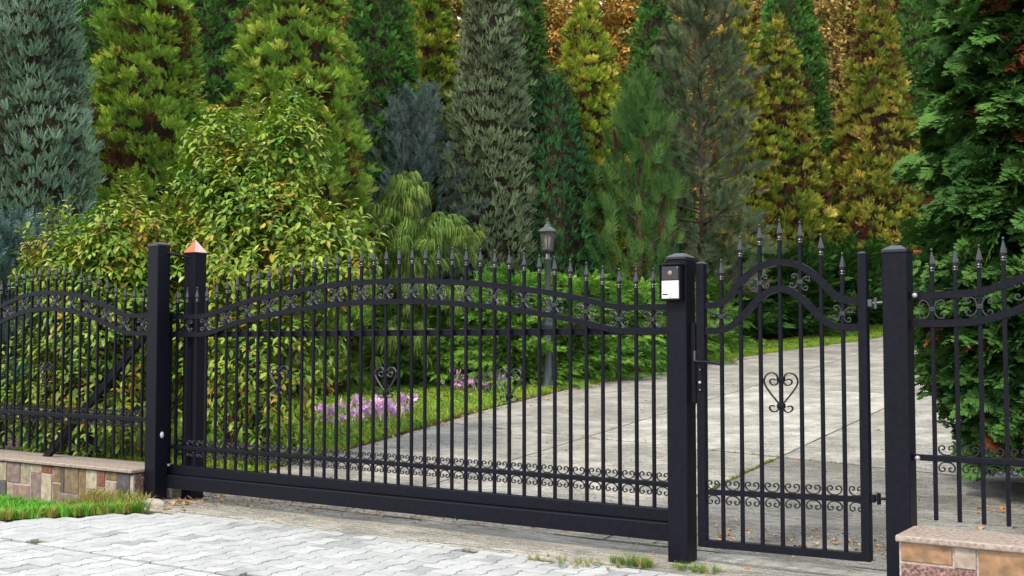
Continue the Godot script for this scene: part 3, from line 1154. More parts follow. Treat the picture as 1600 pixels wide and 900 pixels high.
	inst(boxmesh(Vector3(0.007, 0.007, 0.004), M.dark, 0.002), "screw", pn, Vector3(0.0, -0.047, 0.003))
	inst(boxmesh(Vector3(0.008, 0.008, 0.004), M.white, 0.002), "screw", ic, Vector3(0.047, 0.195, 0.055))

func sliding_gate() -> void:
	var zg := -0.113
	var g := thing("sliding_gate", "wide black wrought-iron sliding gate with arched top rails", "gate", Vector3.ZERO)
	var raw := [Vector2(-4.78, 1.524), Vector2(-4.42, 1.524), Vector2(-4.3, 1.528), Vector2(-4.18, 1.551), Vector2(-4.03, 1.589), Vector2(-3.83, 1.631), Vector2(-3.6, 1.666), Vector2(-3.35, 1.696), Vector2(-3.1, 1.723), Vector2(-2.86, 1.74), Vector2(-2.6, 1.75), Vector2(-2.35, 1.752), Vector2(-2.12, 1.748), Vector2(-1.91, 1.736), Vector2(-1.67, 1.718), Vector2(-1.43, 1.694), Vector2(-1.2, 1.664), Vector2(-0.95, 1.627), Vector2(-0.71, 1.58), Vector2(-0.58, 1.549), Vector2(-0.49, 1.532), Vector2(-0.38, 1.526), Vector2(-0.1, 1.525)]
	var curve := shifted(spline(raw, 3), 0, -0.019)
	var top := Node3D.new()
	for k in 2:
		var st := mb()
		ribbon(st, shifted(curve, 0, -0.147 * k), 0.038, 0.03)
		build(st, "arched_rail", M.iron, g, Vector3(0, 0, zg))
	top.free()
	inst(boxmesh(Vector3(4.64, 0.045, 0.022), M.iron), "guide_bar", g, Vector3(-2.44, 1.36, zg - 0.03))
	inst(boxmesh(Vector3(4.68, 0.03, 0.03), M.iron), "lower_rail", g, Vector3(-2.44, 0.428, zg))
	inst(boxmesh(Vector3(4.74, 0.075, 0.06), M.iron, 0.004), "upper_beam", g, Vector3(-2.44, 0.243, zg - 0.012))
	inst(boxmesh(Vector3(6.9, 0.107, 0.13), M.iron, 0.006), "track_beam", g, Vector3(-3.52, 0.1505, zg + 0.004))
	inst(boxmesh(Vector3(0.05, 1.3, 0.05), M.iron), "end_stile", g, Vector3(-4.76, 0.9, zg - 0.005))
	var st2 := mb()
	ribbon(st2, [Vector2(-4.77, 1.58), Vector2(-6.72, -0.0)], 0.06, 0.04)
	build(st2, "brace", M.iron, g, Vector3(0, 0, zg))
	for i in 38:
		var x := -4.642 + 0.119 * i
		var y := yat(curve, x) + 0.019
		picket(g, x, 0.27, 0, zg, y + 0.226)
		if i % 2 == 1: rosette(g, x, y - 0.0935, zg)
		if i == 10 or i == 19 or i == 28: heart(g, x, 1.083, zg)
		if i < 37:
			inst(scroll_up, "scroll", g, Vector3(x + 0.0595, 0.4455, zg))
			inst(scroll_down, "scroll", g, Vector3(x + 0.0595, 0.4105, zg))
	inst(scroll_up, "scroll", g, Vector3(-0.182, 0.4455, zg))
	inst(scroll_down, "scroll", g, Vector3(-0.182, 0.4105, zg))
	inst(boxmesh(Vector3(0.02, 0.02, 0.02), M.zinc, 0.003), "end_stop", g, Vector3(-4.675, 0.283, -0.07))

func pedestrian_gate() -> void:
	var g := thing("pedestrian_gate", "narrow black wicket gate with humped top and lever handle", "gate", Vector3(0.135, 0.1, 0))
	var p := Node3D.new()
	put(p, "leaf", g)
	p.position = Vector3(-0.135, -0.1, 0)
	p.rotation.z = 0.0
	var top := [Vector2(0.15, 1.524), Vector2(0.22, 1.526), Vector2(0.265, 1.539), Vector2(0.315, 1.579), Vector2(0.379, 1.65), Vector2(0.45, 1.712), Vector2(0.53, 1.75), Vector2(0.612, 1.762), Vector2(0.692, 1.751), Vector2(0.775, 1.715), Vector2(0.85, 1.652), Vector2(0.905, 1.592), Vector2(0.95, 1.553), Vector2(1.0, 1.537), Vector2(1.075, 1.535)]
	var low := [Vector2(0.15, 1.374), Vector2(0.23, 1.376), Vector2(0.3, 1.391), Vector2(0.35, 1.423), Vector2(0.41, 1.478), Vector2(0.478, 1.543), Vector2(0.55, 1.596), Vector2(0.618, 1.611), Vector2(0.69, 1.592), Vector2(0.77, 1.529), Vector2(0.84, 1.455), Vector2(0.9, 1.41), Vector2(0.96, 1.391), Vector2(1.075, 1.388)]
	var ct := shifted(spline(top, 4), 0, -0.019)
	var cl := shifted(spline(low, 4), 0, -0.019)
	for c in [ct, cl]:
		rail(g, shifted(c, -0.135, -0.1), "arched_rail")
	p.free()
	var at := Vector3(-0.135, -0.1, 0)
	for s in [[0.134, 0.1, 1.755], [1.086, 0.115, 1.772]]:
		var o := inst(boxmesh(Vector3(0.05, s[2] - s[1], 0.05), M.iron, 0.003), "stile", g, at + Vector3(s[0], (s[1] + s[2]) * 0.5, 0))
		var st := mb()
		pyramid(st, Vector3(0, (s[2] - s[1]) * 0.5, 0), 0.024, 0.012, 0.01)
		build(st, "cap", M.cap, o)
	var br := mb()
	ribbon(br, [Vector2(0.157, 0.121), Vector2(1.064, 0.135)], 0.042, 0.046, false)
	build(br, "bottom_rail", M.iron, g, at)
	br = mb()
	ribbon(br, [Vector2(0.157, 0.417), Vector2(1.064, 0.443)], 0.03, 0.03, false)
	build(br, "lower_rail", M.iron, g, at)
	for i in 7:
		var x := 0.26 + 0.1188 * i
		var tip: float = [1.777, 1.907, 1.969, 1.991, 1.972, 1.896, 1.784][i]
		picket(g, x - 0.135, 0.03, 0, 0, tip - 0.1)
		if i % 2 == 0:
			var ym := (yat(ct, x) + yat(cl, x)) * 0.5
			var ang := atan2(yat(ct, x + 0.04) - yat(ct, x - 0.04), 0.08) * 0.55
			for m in [ros_l, ros_r]:
				var o := inst(m, "scroll", g, at + Vector3(x, ym, 0.004))
				o.scale = Vector3(0.82, 0.82, 1)
				o.rotation.z = ang
			inst(collar_mesh, "collar", g, at + Vector3(x, ym, 0))
		if i == 3: heart(g, x - 0.135, 0.985, 0)
	for i in 8:
		var x := 0.2005 + 0.1188 * i
		var y := 0.417 + (x - 0.157) * 0.0287
		for k in 2:
			var o := inst(scroll_up if k == 0 else scroll_down, "scroll", g, at + Vector3(x, y + (0.0175 if k == 0 else -0.0175), 0))
			o.rotation.z = 0.0287
			if i == 0 or i == 7: o.scale.x = 0.9
	# hinges
	for y in [1.5, 0.452]:
		var st := mb()
		cbox(st, Vector3(0.0, 0, 0), Vector3(0.03, 0.042, 0.03), 0.005)
		tube(st, Vector3(0.012, 0, 0), Vector3(0.092, 0.004, 0), 0.008, 0.008, 8)
		tube(st, Vector3(0.03, -0.03, 0), Vector3(0.03, 0.03, 0), 0.011, 0.011, 10)
		build(st, "hinge", M.steel if y > 1 else M.iron, g, at + Vector3(1.123, y, 0))
	# lock, handle and strike
	inst(boxmesh(Vector3(0.03, 0.475, 0.05), M.iron, 0.003), "strike_box", g, at + Vector3(0.088, 1.168, 0.0))
	inst(boxmesh(Vector3(0.012, 0.06, 0.03), M.steel, 0.002), "latch", g, at + Vector3(0.1, 1.21, 0.018))
	var pl := inst(boxmesh(Vector3(0.032, 0.2, 0.006), M.iron, 0.002), "lock_plate", g, at + Vector3(0.134, 1.1, 0.028))
	var kh := mb()
	lathe(kh, [Vector2(0, 0), Vector2(0.009, 0), Vector2(0.009, 0.006), Vector2(0, 0.007)], 12)
	build(kh, "keyhole", M.zinc, pl, Vector3(0, -0.045, 0.003)).rotation.x = PI / 2
	for y in [-0.088, 0.03]:
		inst(boxmesh(Vector3(0.008, 0.008, 0.005), M.zinc, 0.002), "screw", pl, Vector3(0, y, 0.004))
	var hd := mb()
	tube(hd, Vector3(0, 0, 0), Vector3(0, 0, 0.05), 0.009, 0.009, 10)
	tube(hd, Vector3(-0.008, 0, 0.05), Vector3(0.07, -0.002, 0.052), 0.009, 0.008, 10)
	tube(hd, Vector3(0.07, -0.002, 0.052), Vector3(0.15, -0.014, 0.05), 0.008, 0.008, 10)
	build(hd, "lever_handle", M.iron, g, at + Vector3(0.134, 1.178, 0.025))

func fence_panels() -> void:
	# left panel
	var f := thing("fence_panel", "black iron fence panel with arched top above the left stone wall", "fence", Vector3(-6.2, 0.3, 0), "iron fence panels")
	var at := Vector3(6.2, -0.3, 0)
	var raw := [Vector2(-7.75, 1.53), Vector2(-7.4, 1.535), Vector2(-7.22, 1.58), Vector2(-7.04, 1.636), Vector2(-6.86, 1.689), Vector2(-6.67, 1.735), Vector2(-6.48, 1.758), Vector2(-6.28, 1.764), Vector2(-6.08, 1.757), Vector2(-5.87, 1.735), Vector2(-5.67, 1.694), Vector2(-5.49, 1.645), Vector2(-5.32, 1.59), Vector2(-5.19, 1.552), Vector2(-5.08, 1.538), Vector2(-4.8, 1.537)]
	var c := shifted(spline(raw, 3), 0, -0.019)
	for k in 2:
		rail(f, shifted(c, 6.2, -0.3 - 0.148 * k), "arched_rail")
	inst(boxmesh(Vector3(2.9, 0.036, 0.03), M.iron), "lower_rail", f, at + Vector3(-6.26, 0.652, 0))
	for i in 24:
		var x := -4.937 - 0.1212 * i
		if x < -7.7: break
		var y := yat(c, x) + 0.019
		picket(f, x + 6.2, 0.037, 0, 0, y + 0.228 - 0.3)
		if i % 2 == 0: rosette(f, x + 6.2, y - 0.3935, 0)
		if i == 11: heart(f, x + 6.2, 0.78, 0)
		inst(scroll_up, "scroll", f, at + Vector3(x - 0.0606, 0.6725, 0))
		inst(scroll_down, "scroll", f, at + Vector3(x - 0.0606, 0.6315, 0))
	# right panel
	f = thing("fence_panel", "black iron fence panel rising rightward in front of the large dark thuja", "fence", Vector3(2.6, 0.35, 0), "iron fence panels")
	at = Vector3(-2.6, -0.35, 0)
	raw = [Vector2(1.33, 1.555), Vector2(1.45, 1.556), Vector2(1.58, 1.558), Vector2(1.69, 1.568), Vector2(1.807, 1.6), Vector2(1.893, 1.634), Vector2(2.05, 1.69), Vector2(2.25, 1.745), Vector2(2.5, 1.77), Vector2(2.75, 1.745), Vector2(2.95, 1.69), Vector2(3.2, 1.6), Vector2(3.4, 1.557), Vector2(3.7, 1.555)]
	c = shifted(spline(raw, 3), 0, -0.019)
	for k in 2:
		rail(f, shifted(c, -2.6, -0.35 - 0.149 * k), "arched_rail")
	inst(boxmesh(Vector3(2.38, 0.032, 0.03), M.iron), "lower_rail", f, at + Vector3(2.52, 0.685, 0))
	for i in 19:
		var x := 1.447 + 0.1175 * i
		var y := yat(c, x) + 0.019
		picket(f, x - 2.6, 0.013, 0, 0, y + 0.228 - 0.35)
		if i % 2 == 0: rosette(f, x - 2.6, y - 0.4435, 0)
		inst(scroll_up, "scroll", f, at + Vector3(x + 0.0588, 0.703, 0))
		inst(scroll_down, "scroll", f, at + Vector3(x + 0.0588, 0.667, 0))

func lamp() -> void:
	var l := thing("lamp_post", "slim garden lamp post with six-sided lantern rising from the junipers", "lamp", Vector3(-5.79, 0.63, -7.75))
	var st := mb()
	lathe(st, [Vector2(0.1, -0.05), Vector2(0.1, 0.04), Vector2(0.07, 0.1), Vector2(0.06, 0.5), Vector2(0.054, 0.78), Vector2(0.052, 0.86), Vector2(0.085, 0.9), Vector2(0.09, 0.94), Vector2(0.07, 0.98), Vector2(0.085, 1.03), Vector2(0.07, 1.07), Vector2(0.055, 1.1), Vector2(0.06, 1.16), Vector2(0.045, 1.22), Vector2(0.043, 1.86), Vector2(0.055, 1.875), Vector2(0.055, 1.89), Vector2(0.035, 1.91), Vector2(0.035, 1.98), Vector2(0, 1.98)], 12)
	build(st, "pole", M.lampiron, l)
	st = mb()
	lathe(st, [Vector2(0, 1.98), Vector2(0.06, 1.985), Vector2(0.09, 2.02), Vector2(0.085, 2.03), Vector2(0, 2.03)], 6, Vector3.ZERO, false)
	build(st, "lantern_base", M.lampiron, l)
	st = mb()
	lathe(st, [Vector2(0.0, 2.03), Vector2(0.03, 2.04), Vector2(0.03, 2.09), Vector2(0.045, 2.13), Vector2(0.045, 2.2), Vector2(0.02, 2.235), Vector2(0, 2.24)], 12)
	build(st, "bulb", M.globe, l)
	for k in 6:
		var a0 := TAU * k / 6
		var a1 := TAU * (k + 1) / 6
		var b0 := Vector3(cos(a0) * 0.085, 2.03, sin(a0) * 0.085)
		var t0 := Vector3(cos(a0) * 0.122, 2.275, sin(a0) * 0.122)
		var b1 := Vector3(cos(a1) * 0.085, 2.03, sin(a1) * 0.085)
		var t1 := Vector3(cos(a1) * 0.122, 2.275, sin(a1) * 0.122)
		st = mb()
		tube(st, b0, t0, 0.007, 0.007, 5)
		build(st, "lantern_bar", M.lampiron, l)
		st = mb()
		face(st, [b0 * Vector3(0.97, 1, 0.97), b1 * Vector3(0.97, 1, 0.97), t1 * Vector3(0.97, 1, 0.97), t0 * Vector3(0.97, 1, 0.97)], Vector3(0, 2.15, 0))
		build(st, "pane", M.glass, l)
	st = mb()
	lathe(st, [Vector2(0, 2.27), Vector2(0.145, 2.272), Vector2(0.15, 2.285), Vector2(0.12, 2.315), Vector2(0.06, 2.35), Vector2(0.04, 2.385), Vector2(0.03, 2.395), Vector2(0.03, 2.41), Vector2(0.012, 2.425), Vector2(0.01, 2.445), Vector2(0.017, 2.455), Vector2(0.01, 2.475), Vector2(0, 2.5)], 6, Vector3.ZERO, false)
	build(st, "lantern_roof", M.lamproof, l)

# ------------------------------------------------------------------ trees
func at(x: float, z: float) -> Vector3:
	return Vector3(x, gy(x, z), z)

func trees() -> void:
	var fr := [frond(7, 1, 0.25, 0.042, 0.4, M.needle), frond(8, 1, 0.22, 0.04, 0.5, M.needle), frond(6, 2, 0.3, 0.04, 0.4, M.needle)]
	var fine := [frond(7, 1, 0.26, 0.045, 0.4, M.needle), frond(6, 2, 0.28, 0.045, 0.4, M.needle)]
	var jun := [shoot(48, 0.17, 0.036, 52, 20, M.needle), shoot(44, 0.2, 0.034, 46, 14, M.needle)]
	var big := [frond(7, 5, 0.46, 0.062, 0.2, M.needle, 0.3), frond(8, 5, 0.4, 0.06, 0.25, M.needle, 0.45), frond(6, 5, 0.5, 0.066, 0.2, M.needle, 0.2)]
	var brown := Color(0.09, 0.036, 0.016)
	# yellow-green thujas
	var ys := [
		["yellow-green thuja with brown patches left of the first dark column", -10.75, -4.55, 7.3, 1.15, [Color(0.146, 0.281, 0.034), Color(0.268, 0.403, 0.049), Color(0.366, 0.464, 0.061)], 0.17, 2300],
		["broad light green thuja rising behind the leafy shrub's top", -9.31, -6.12, 7.9, 1.28, [Color(0.159, 0.293, 0.039), Color(0.281, 0.415, 0.055), Color(0.390, 0.451, 0.073)], 0.14, 2400],
		["narrow yellow-green thuja behind the blue-grey juniper shrub", -10.67, -11.23, 7.77, 0.95, [Color(0.171, 0.281, 0.034), Color(0.342, 0.415, 0.049), Color(0.439, 0.451, 0.061)], 0.14, 1500],
		["golden-tipped thuja above the lamp post, right of the grey juniper", -7.88, -12.5, 7.1, 1.3, [Color(0.195, 0.305, 0.034), Color(0.415, 0.464, 0.051), Color(0.610, 0.561, 0.098)], 0.12, 2000],
		["slim yellow thuja half hidden behind the tall sparse pine", -6.55, -17.0, 7.7, 0.85, [Color(0.17, 0.25, 0.03), Color(0.35, 0.37, 0.045), Color(0.50, 0.44, 0.09)], 0.1, 1300],
		["pointed golden thuja with dark brown base behind the wicket gate", -6.07, -17.93, 6.9, 1.42, [Color(0.135, 0.215, 0.026), Color(0.31, 0.34, 0.045), Color(0.50, 0.43, 0.09)], 0.27, 2600],
		["golden bronze thuja left of the right hinge post", -4.28, -19.14, 7.4, 1.36, [Color(0.14, 0.20, 0.026), Color(0.33, 0.32, 0.045), Color(0.52, 0.39, 0.09)], 0.24, 2600]]
	var sd := 1
	for t in ys:
		var o := thing("thuja", t[0], "tree", at(t[1], t[2]), "yellow-green thujas")
		trunk(o, t[3] * 0.9, 0.09)
		fresh()
		conifer(o, {"h": t[3], "r": t[4], "gap": 0.155, "per": 17, "fl": 0.16, "cols": t[5], "dead": brown, "deadk": t[6], "seed": sd, "lump": 0.26, "up": 0.75, "spread": 0.75, "vary": 0.4, "cl": 0.09, "shape": 4 if sd > 3 else 0})  # wide random tint also stands in for light varying across the sprays
		foliage(o, fr)
		sd += 1
	# dark columns
	var ds := [
		["dark green thuja at far left beside the grey juniper column", -14.33, -6.37, 8.3, 0.75, 2300],
		["smooth dark green thuja column between two yellow-green thujas", -12.68, -7.47, 9.33, 0.85, 3000],
		["dark green thuja column above the blue-grey juniper shrub", -10.2, -9.13, 8.5, 0.7, 2700],
		["thin dark green thuja sliver behind the grey juniper's right side", -9.67, -13.11, 8.7, 0.46, 1600],
		["dark green thuja column behind the low pine", -7.91, -15.5, 8.2, 0.68, 2500],
		["tall dark green thuja column behind the pointed golden thuja", -6.77, -20.48, 8.75, 0.95, 2900],
		["dark green thuja beyond the golden bronze thuja, right side", -4.0, -21.59, 7.84, 0.75, 2000]]
	for t in ds:
		var o := thing("columnar_thuja", t[0], "tree", at(t[1], t[2]), "dark columnar thujas")
		trunk(o, t[3] * 0.9, 0.08)
		fresh()
		conifer(o, {"h": t[3], "r": t[4] * 1.16, "gap": 0.125, "cl": 0.07, "per": 8, "fl": 0.13, "core": 0.74, "cols": [Color(0.045, 0.144, 0.027), Color(0.106, 0.263, 0.045)], "seed": 30 + sd, "lump": 0.08, "spread": 0.9, "up": 0.6, "shape": 1, "fill": 1.2, "dead": Color(0.02, 0.035, 0.012)})
		foliage(o, fine)
		sd += 1
	# grey-green columnar junipers
	var js := [
		["tall grey-green juniper column at the far left edge", -10.3, -2.44, 6.9, 1.02, 3600, [Color(0.125, 0.22, 0.135), Color(0.27, 0.39, 0.26)], 0.9],
		["tall grey-green juniper column left of the lamp post", -8.55, -10.24, 7.8, 1.05, 3300, [Color(0.124, 0.182, 0.091), Color(0.273, 0.338, 0.189)], 1.0]]
	for t in js:
		var o := thing("columnar_juniper", t[0], "tree", at(t[1], t[2]), "grey-green juniper columns")
		trunk(o, t[3] * 0.9, 0.08)
		fresh()
		conifer(o, {"h": t[3], "r": t[4], "gap": 0.1, "tall": 1.4, "cl": 0.12, "per": 10, "fl": 0.125, "core": 0.66, "cols": t[6], "dead": Color(0.075, 0.06, 0.042), "deadk": 0.1, "seed": 60 + sd, "lump": 0.18, "bough": 0.12, "spread": 0.55, "up": 1.9, "shape": 3, "fill": 3.0, "vary": 0.35, "green": 0.7})
		foliage(o, jun)
		sd += 1
	var gc := thing("conical_juniper", "dense dark green rounded juniper cone just above the lamp", "tree", at(-7.78, -11.12))
	trunk(gc, 4.0, 0.07)
	conifer(gc, {"h": 5.35, "r": 0.85, "gap": 0.12, "cl": 0.09, "per": 9, "fl": 0.115, "core": 0.74, "cols": [Color(0.039, 0.133, 0.045), Color(0.084, 0.224, 0.070)], "seed": 90, "lump": 0.2, "spread": 0.6, "up": 1.3, "shape": 1, "dead": Color(0.03, 0.03, 0.015)})
	foliage(gc, jun)
	# large dark thuja behind the right fence
	var bt := thing("large_thuja", "large dark green thuja with rusty dead sprays behind the right fence", "tree", at(1.62, -2.8))
	trunk(bt, 6.0, 0.13)
	twig_core(bt, 6.6, 1.0, 3, 0.5, 0.6)
	big_thuja(bt, 6.6, 1.03)
	foliage(bt, big)
	# pines
	var tuftp := [shoot(60, 0.42, 0.05, 66, 12, M.needle, 0.03), shoot(54, 0.46, 0.05, 74, 16, M.needle, 0.03)]
	var pn := thing("pine", "bushy green pine with upright needle tufts right of the lamp", "tree", at(-6.27, -11.53), "pines")
	trunk(pn, 4.5, 0.07)
	limbed(pn, {"h": 5.0, "r": 1.25, "limbs": 72, "per": 2, "e0": 8.0, "e1": 55.0, "fl": 0.3, "cols": [Color(0.03, 0.09, 0.022), Color(0.095, 0.175, 0.04)], "width": 0.42, "flat": 0.7, "fwd": 0.4, "side": 0.35, "upw": 0.9, "curl": 0.25, "taper": 0.55, "minl": 0.2, "bare": 0.3, "deadk": 0.04, "dead": Color(0.1, 0.05, 0.025)})
	foliage(pn, tuftp)
	var gp := thing("pine", "tall sparse grey-green pine with bare trunk between the golden thujas", "tree", at(-6.05, -13.7), "pines")
	trunk(gp, 6.9, 0.075)
	limbed(gp, {"h": 7.3, "r": 1.4, "limbs": 70, "per": 7, "e0": 2.0, "e1": 35.0, "fl": 0.22, "cols": [Color(0.075, 0.115, 0.055), Color(0.15, 0.185, 0.10)], "width": 0.3, "flat": 0.6, "fwd": 0.6, "side": 0.5, "upw": 0.4, "curl": -0.02, "taper": 0.4, "minl": 0.2, "bare": 0.35, "t0": 0.15, "deadk": 0.14, "dead": Color(0.1, 0.075, 0.05), "lr": 0.022})
	foliage(gp, tuftp)
	# blue juniper and small blue spruce
	var bl := [frond(9, 1, 0.26, 0.036, 0.6, M.needle, 0.1), frond(8, 2, 0.3, 0.036, 0.6, M.needle, 0.2)]
	var bj := thing("blue_juniper", "dark blue-grey juniper with feathery arching branches in the middle distance", "tree", at(-9.35, -9.0), "blue-grey junipers")
	trunk(bj, 4.0, 0.07)
	limbed(bj, {"h": 4.7, "r": 1.7, "limbs": 54, "per": 15, "e0": 18.0, "e1": 62.0, "fl": 0.17, "cols": [Color(0.045, 0.082, 0.076), Color(0.125, 0.172, 0.158)], "width": 0.3, "flat": 0.6, "fwd": 0.8, "side": 0.5, "upw": 0.25, "curl": 0.12, "taper": 0.36, "minl": 0.3, "bare": 0.1, "t0": 0.05})
	foliage(bj, bl)
	var bs := thing("blue_juniper", "small pale blue juniper at the left edge above the fence", "shrub", at(-8.5, -0.98), "blue-grey junipers")
	trunk(bs, 2.2, 0.04)
	limbed(bs, {"h": 2.5, "r": 0.8, "limbs": 42, "per": 12, "e0": 10.0, "e1": 55.0, "fl": 0.2, "cols": [Color(0.07, 0.135, 0.12), Color(0.14, 0.22, 0.20)], "width": 0.35, "flat": 0.5, "fwd": 0.8, "side": 0.5, "upw": 0.2, "curl": 0.08, "taper": 0.45, "minl": 0.2, "bare": 0.1})
	foliage(bs, bl)
	# autumn trees on the slope behind
	var sp := [leaf_spray(12, M.leafy), leaf_spray(14, M.leafy)]
	var au := [
		[-17.3, -22.4, 11.5, Color(0.3, 0.26, 0.06), "olive-gold tree on the slope left of the grey juniper's top"],
		[-24.0, -14.0, 11.0, Color(0.10, 0.15, 0.03), "green tree on the slope seen left of the first yellow-green thuja"], [-21.0, -16.5, 11.0, Color(0.16, 0.17, 0.03), "olive tree on the slope behind the smooth dark column"], [-18.5, -17.0, 11.0, Color(0.3, 0.24, 0.04), "yellowing tree on the slope behind the broad light green thuja"], [-27.5, -11.0, 11.0, Color(0.08, 0.14, 0.03), "green tree on the slope at the far left edge"], [-1.8, -29.5, 11.0, Color(0.34, 0.18, 0.05), "brown autumn tree behind the large dark thuja"],
		[-19.5, -20.5, 12.0, Color(0.42, 0.27, 0.06), "golden autumn tree seen between the dark column and narrow thuja"], [-15.0, -24.5, 12.0, Color(0.46, 0.26, 0.06), "orange-gold autumn tree seen right of the grey juniper"], [-12.2, -26.5, 11.5, Color(0.45, 0.28, 0.07), "yellow autumn tree seen above the golden-tipped thuja"],
		[-9.6, -28.0, 11.5, Color(0.38, 0.27, 0.09), "pale gold autumn tree seen behind the sparse pine"], [-7.0, -30.5, 11.5, Color(0.38, 0.2, 0.08), "russet autumn tree seen between the two golden thujas"], [-4.2, -30.5, 11.0, Color(0.34, 0.17, 0.07), "rusty autumn tree behind the golden bronze thuja"]]
	for t in au:
		var o := thing("autumn_tree", t[4], "tree", at(t[0], t[1]), "autumn trees on the slope")
		trunk(o, t[2] * 0.85, 0.16)
		var st := mb()
		for k in 14:
			var y: float = t[2] * rf(0.12, 0.75)
			var e := unit()
			e.y = absf(e.y) + 0.5
			tube(st, Vector3(0, y, 0), Vector3(0, y, 0) + e.normalized() * rf(1.2, 2.6), 0.05, 0.012, 5)
		build(st, "limbs", M.bark, o)
		fn.seed = int(t[2] * 10.0 + t[0] * 7.0)
		for k in 4200:
			var e := unit() * pow(rng.randf(), 0.4)
			var p := Vector3(e.x * 2.6, t[2] * 0.56 + e.y * t[2] * 0.46, e.z * 2.6)
			if fn.get_noise_3d(p.x * 0.9, p.y * 0.9, p.z * 0.9) < -0.18: continue
			var c: Color = t[3]
			if rng.randf() < 0.18: c = Color(0.2, 0.19, 0.05)
			add(orient(unit(), rf(0, TAU), rf(0.32, 0.5)), p, tint(c, 0.35))
		foliage(o, sp)

func big_thuja(_o: Node3D, h: float, r: float) -> void:
	fn.seed = 77
	fn.frequency = 1.0
	var i := 0
	while i < 2900:
		var t := rng.randf()
		var rr := minf(pow(1.0 - t, 0.55), 0.7 + t)
		if rng.randf() > rr: continue
		i += 1
		var a := rng.randf() * TAU
		var o2 := Vector3(cos(a), 0, sin(a))
		var y := 0.25 + t * (h - 0.25)
		var nz := fn.get_noise_3d(o2.x * 2.2, y * 1.3, o2.z * 2.2)
		var rad := r * rr * (1.0 + 0.35 * nz) * rf(0.7, 1.02)
		if y < 0.6: rad *= 0.85
		var b := o2 * rad + Vector3(0, y, 0)
		# a bough of overlapping flat sprays, tips outward and a little down
		var side := Vector3(-o2.z, 0, o2.x)
		var cd := (o2 * 0.75 + Vector3.UP * rf(-0.25, 0.45) + side * rf(-0.6, 0.6)).normalized()
		var dd := fn.get_noise_3d(b.x * 2.3 + 9.0, b.y * 2.3, b.z * 2.3)
		var dead := dd > 0.24 and rng.randf() < 0.5
		for k in 4:
			var d := (cd + side * rf(-0.55, 0.55) + Vector3.UP * rf(-0.25, 0.25)).normalized()
			var c := Color(0.022, 0.07, 0.016).lerp(Color(0.075, 0.17, 0.033), clampf(0.5 + nz + rf(-0.4, 0.4), 0, 1))
			if dead: c = Color(0.19, 0.06, 0.025) if rng.randf() < 0.5 else Color(0.08, 0.03, 0.015)
			var n := (Vector3.UP * 0.7 + o2 * 0.8 + unit() * 0.45).normalized()
			add(facing(d, n, rf(0.11, 0.19) if dead else rf(0.15, 0.27)), b + unit() * 0.07 - o2 * (0.07 if dead else 0.1), tint(c, 0.25))

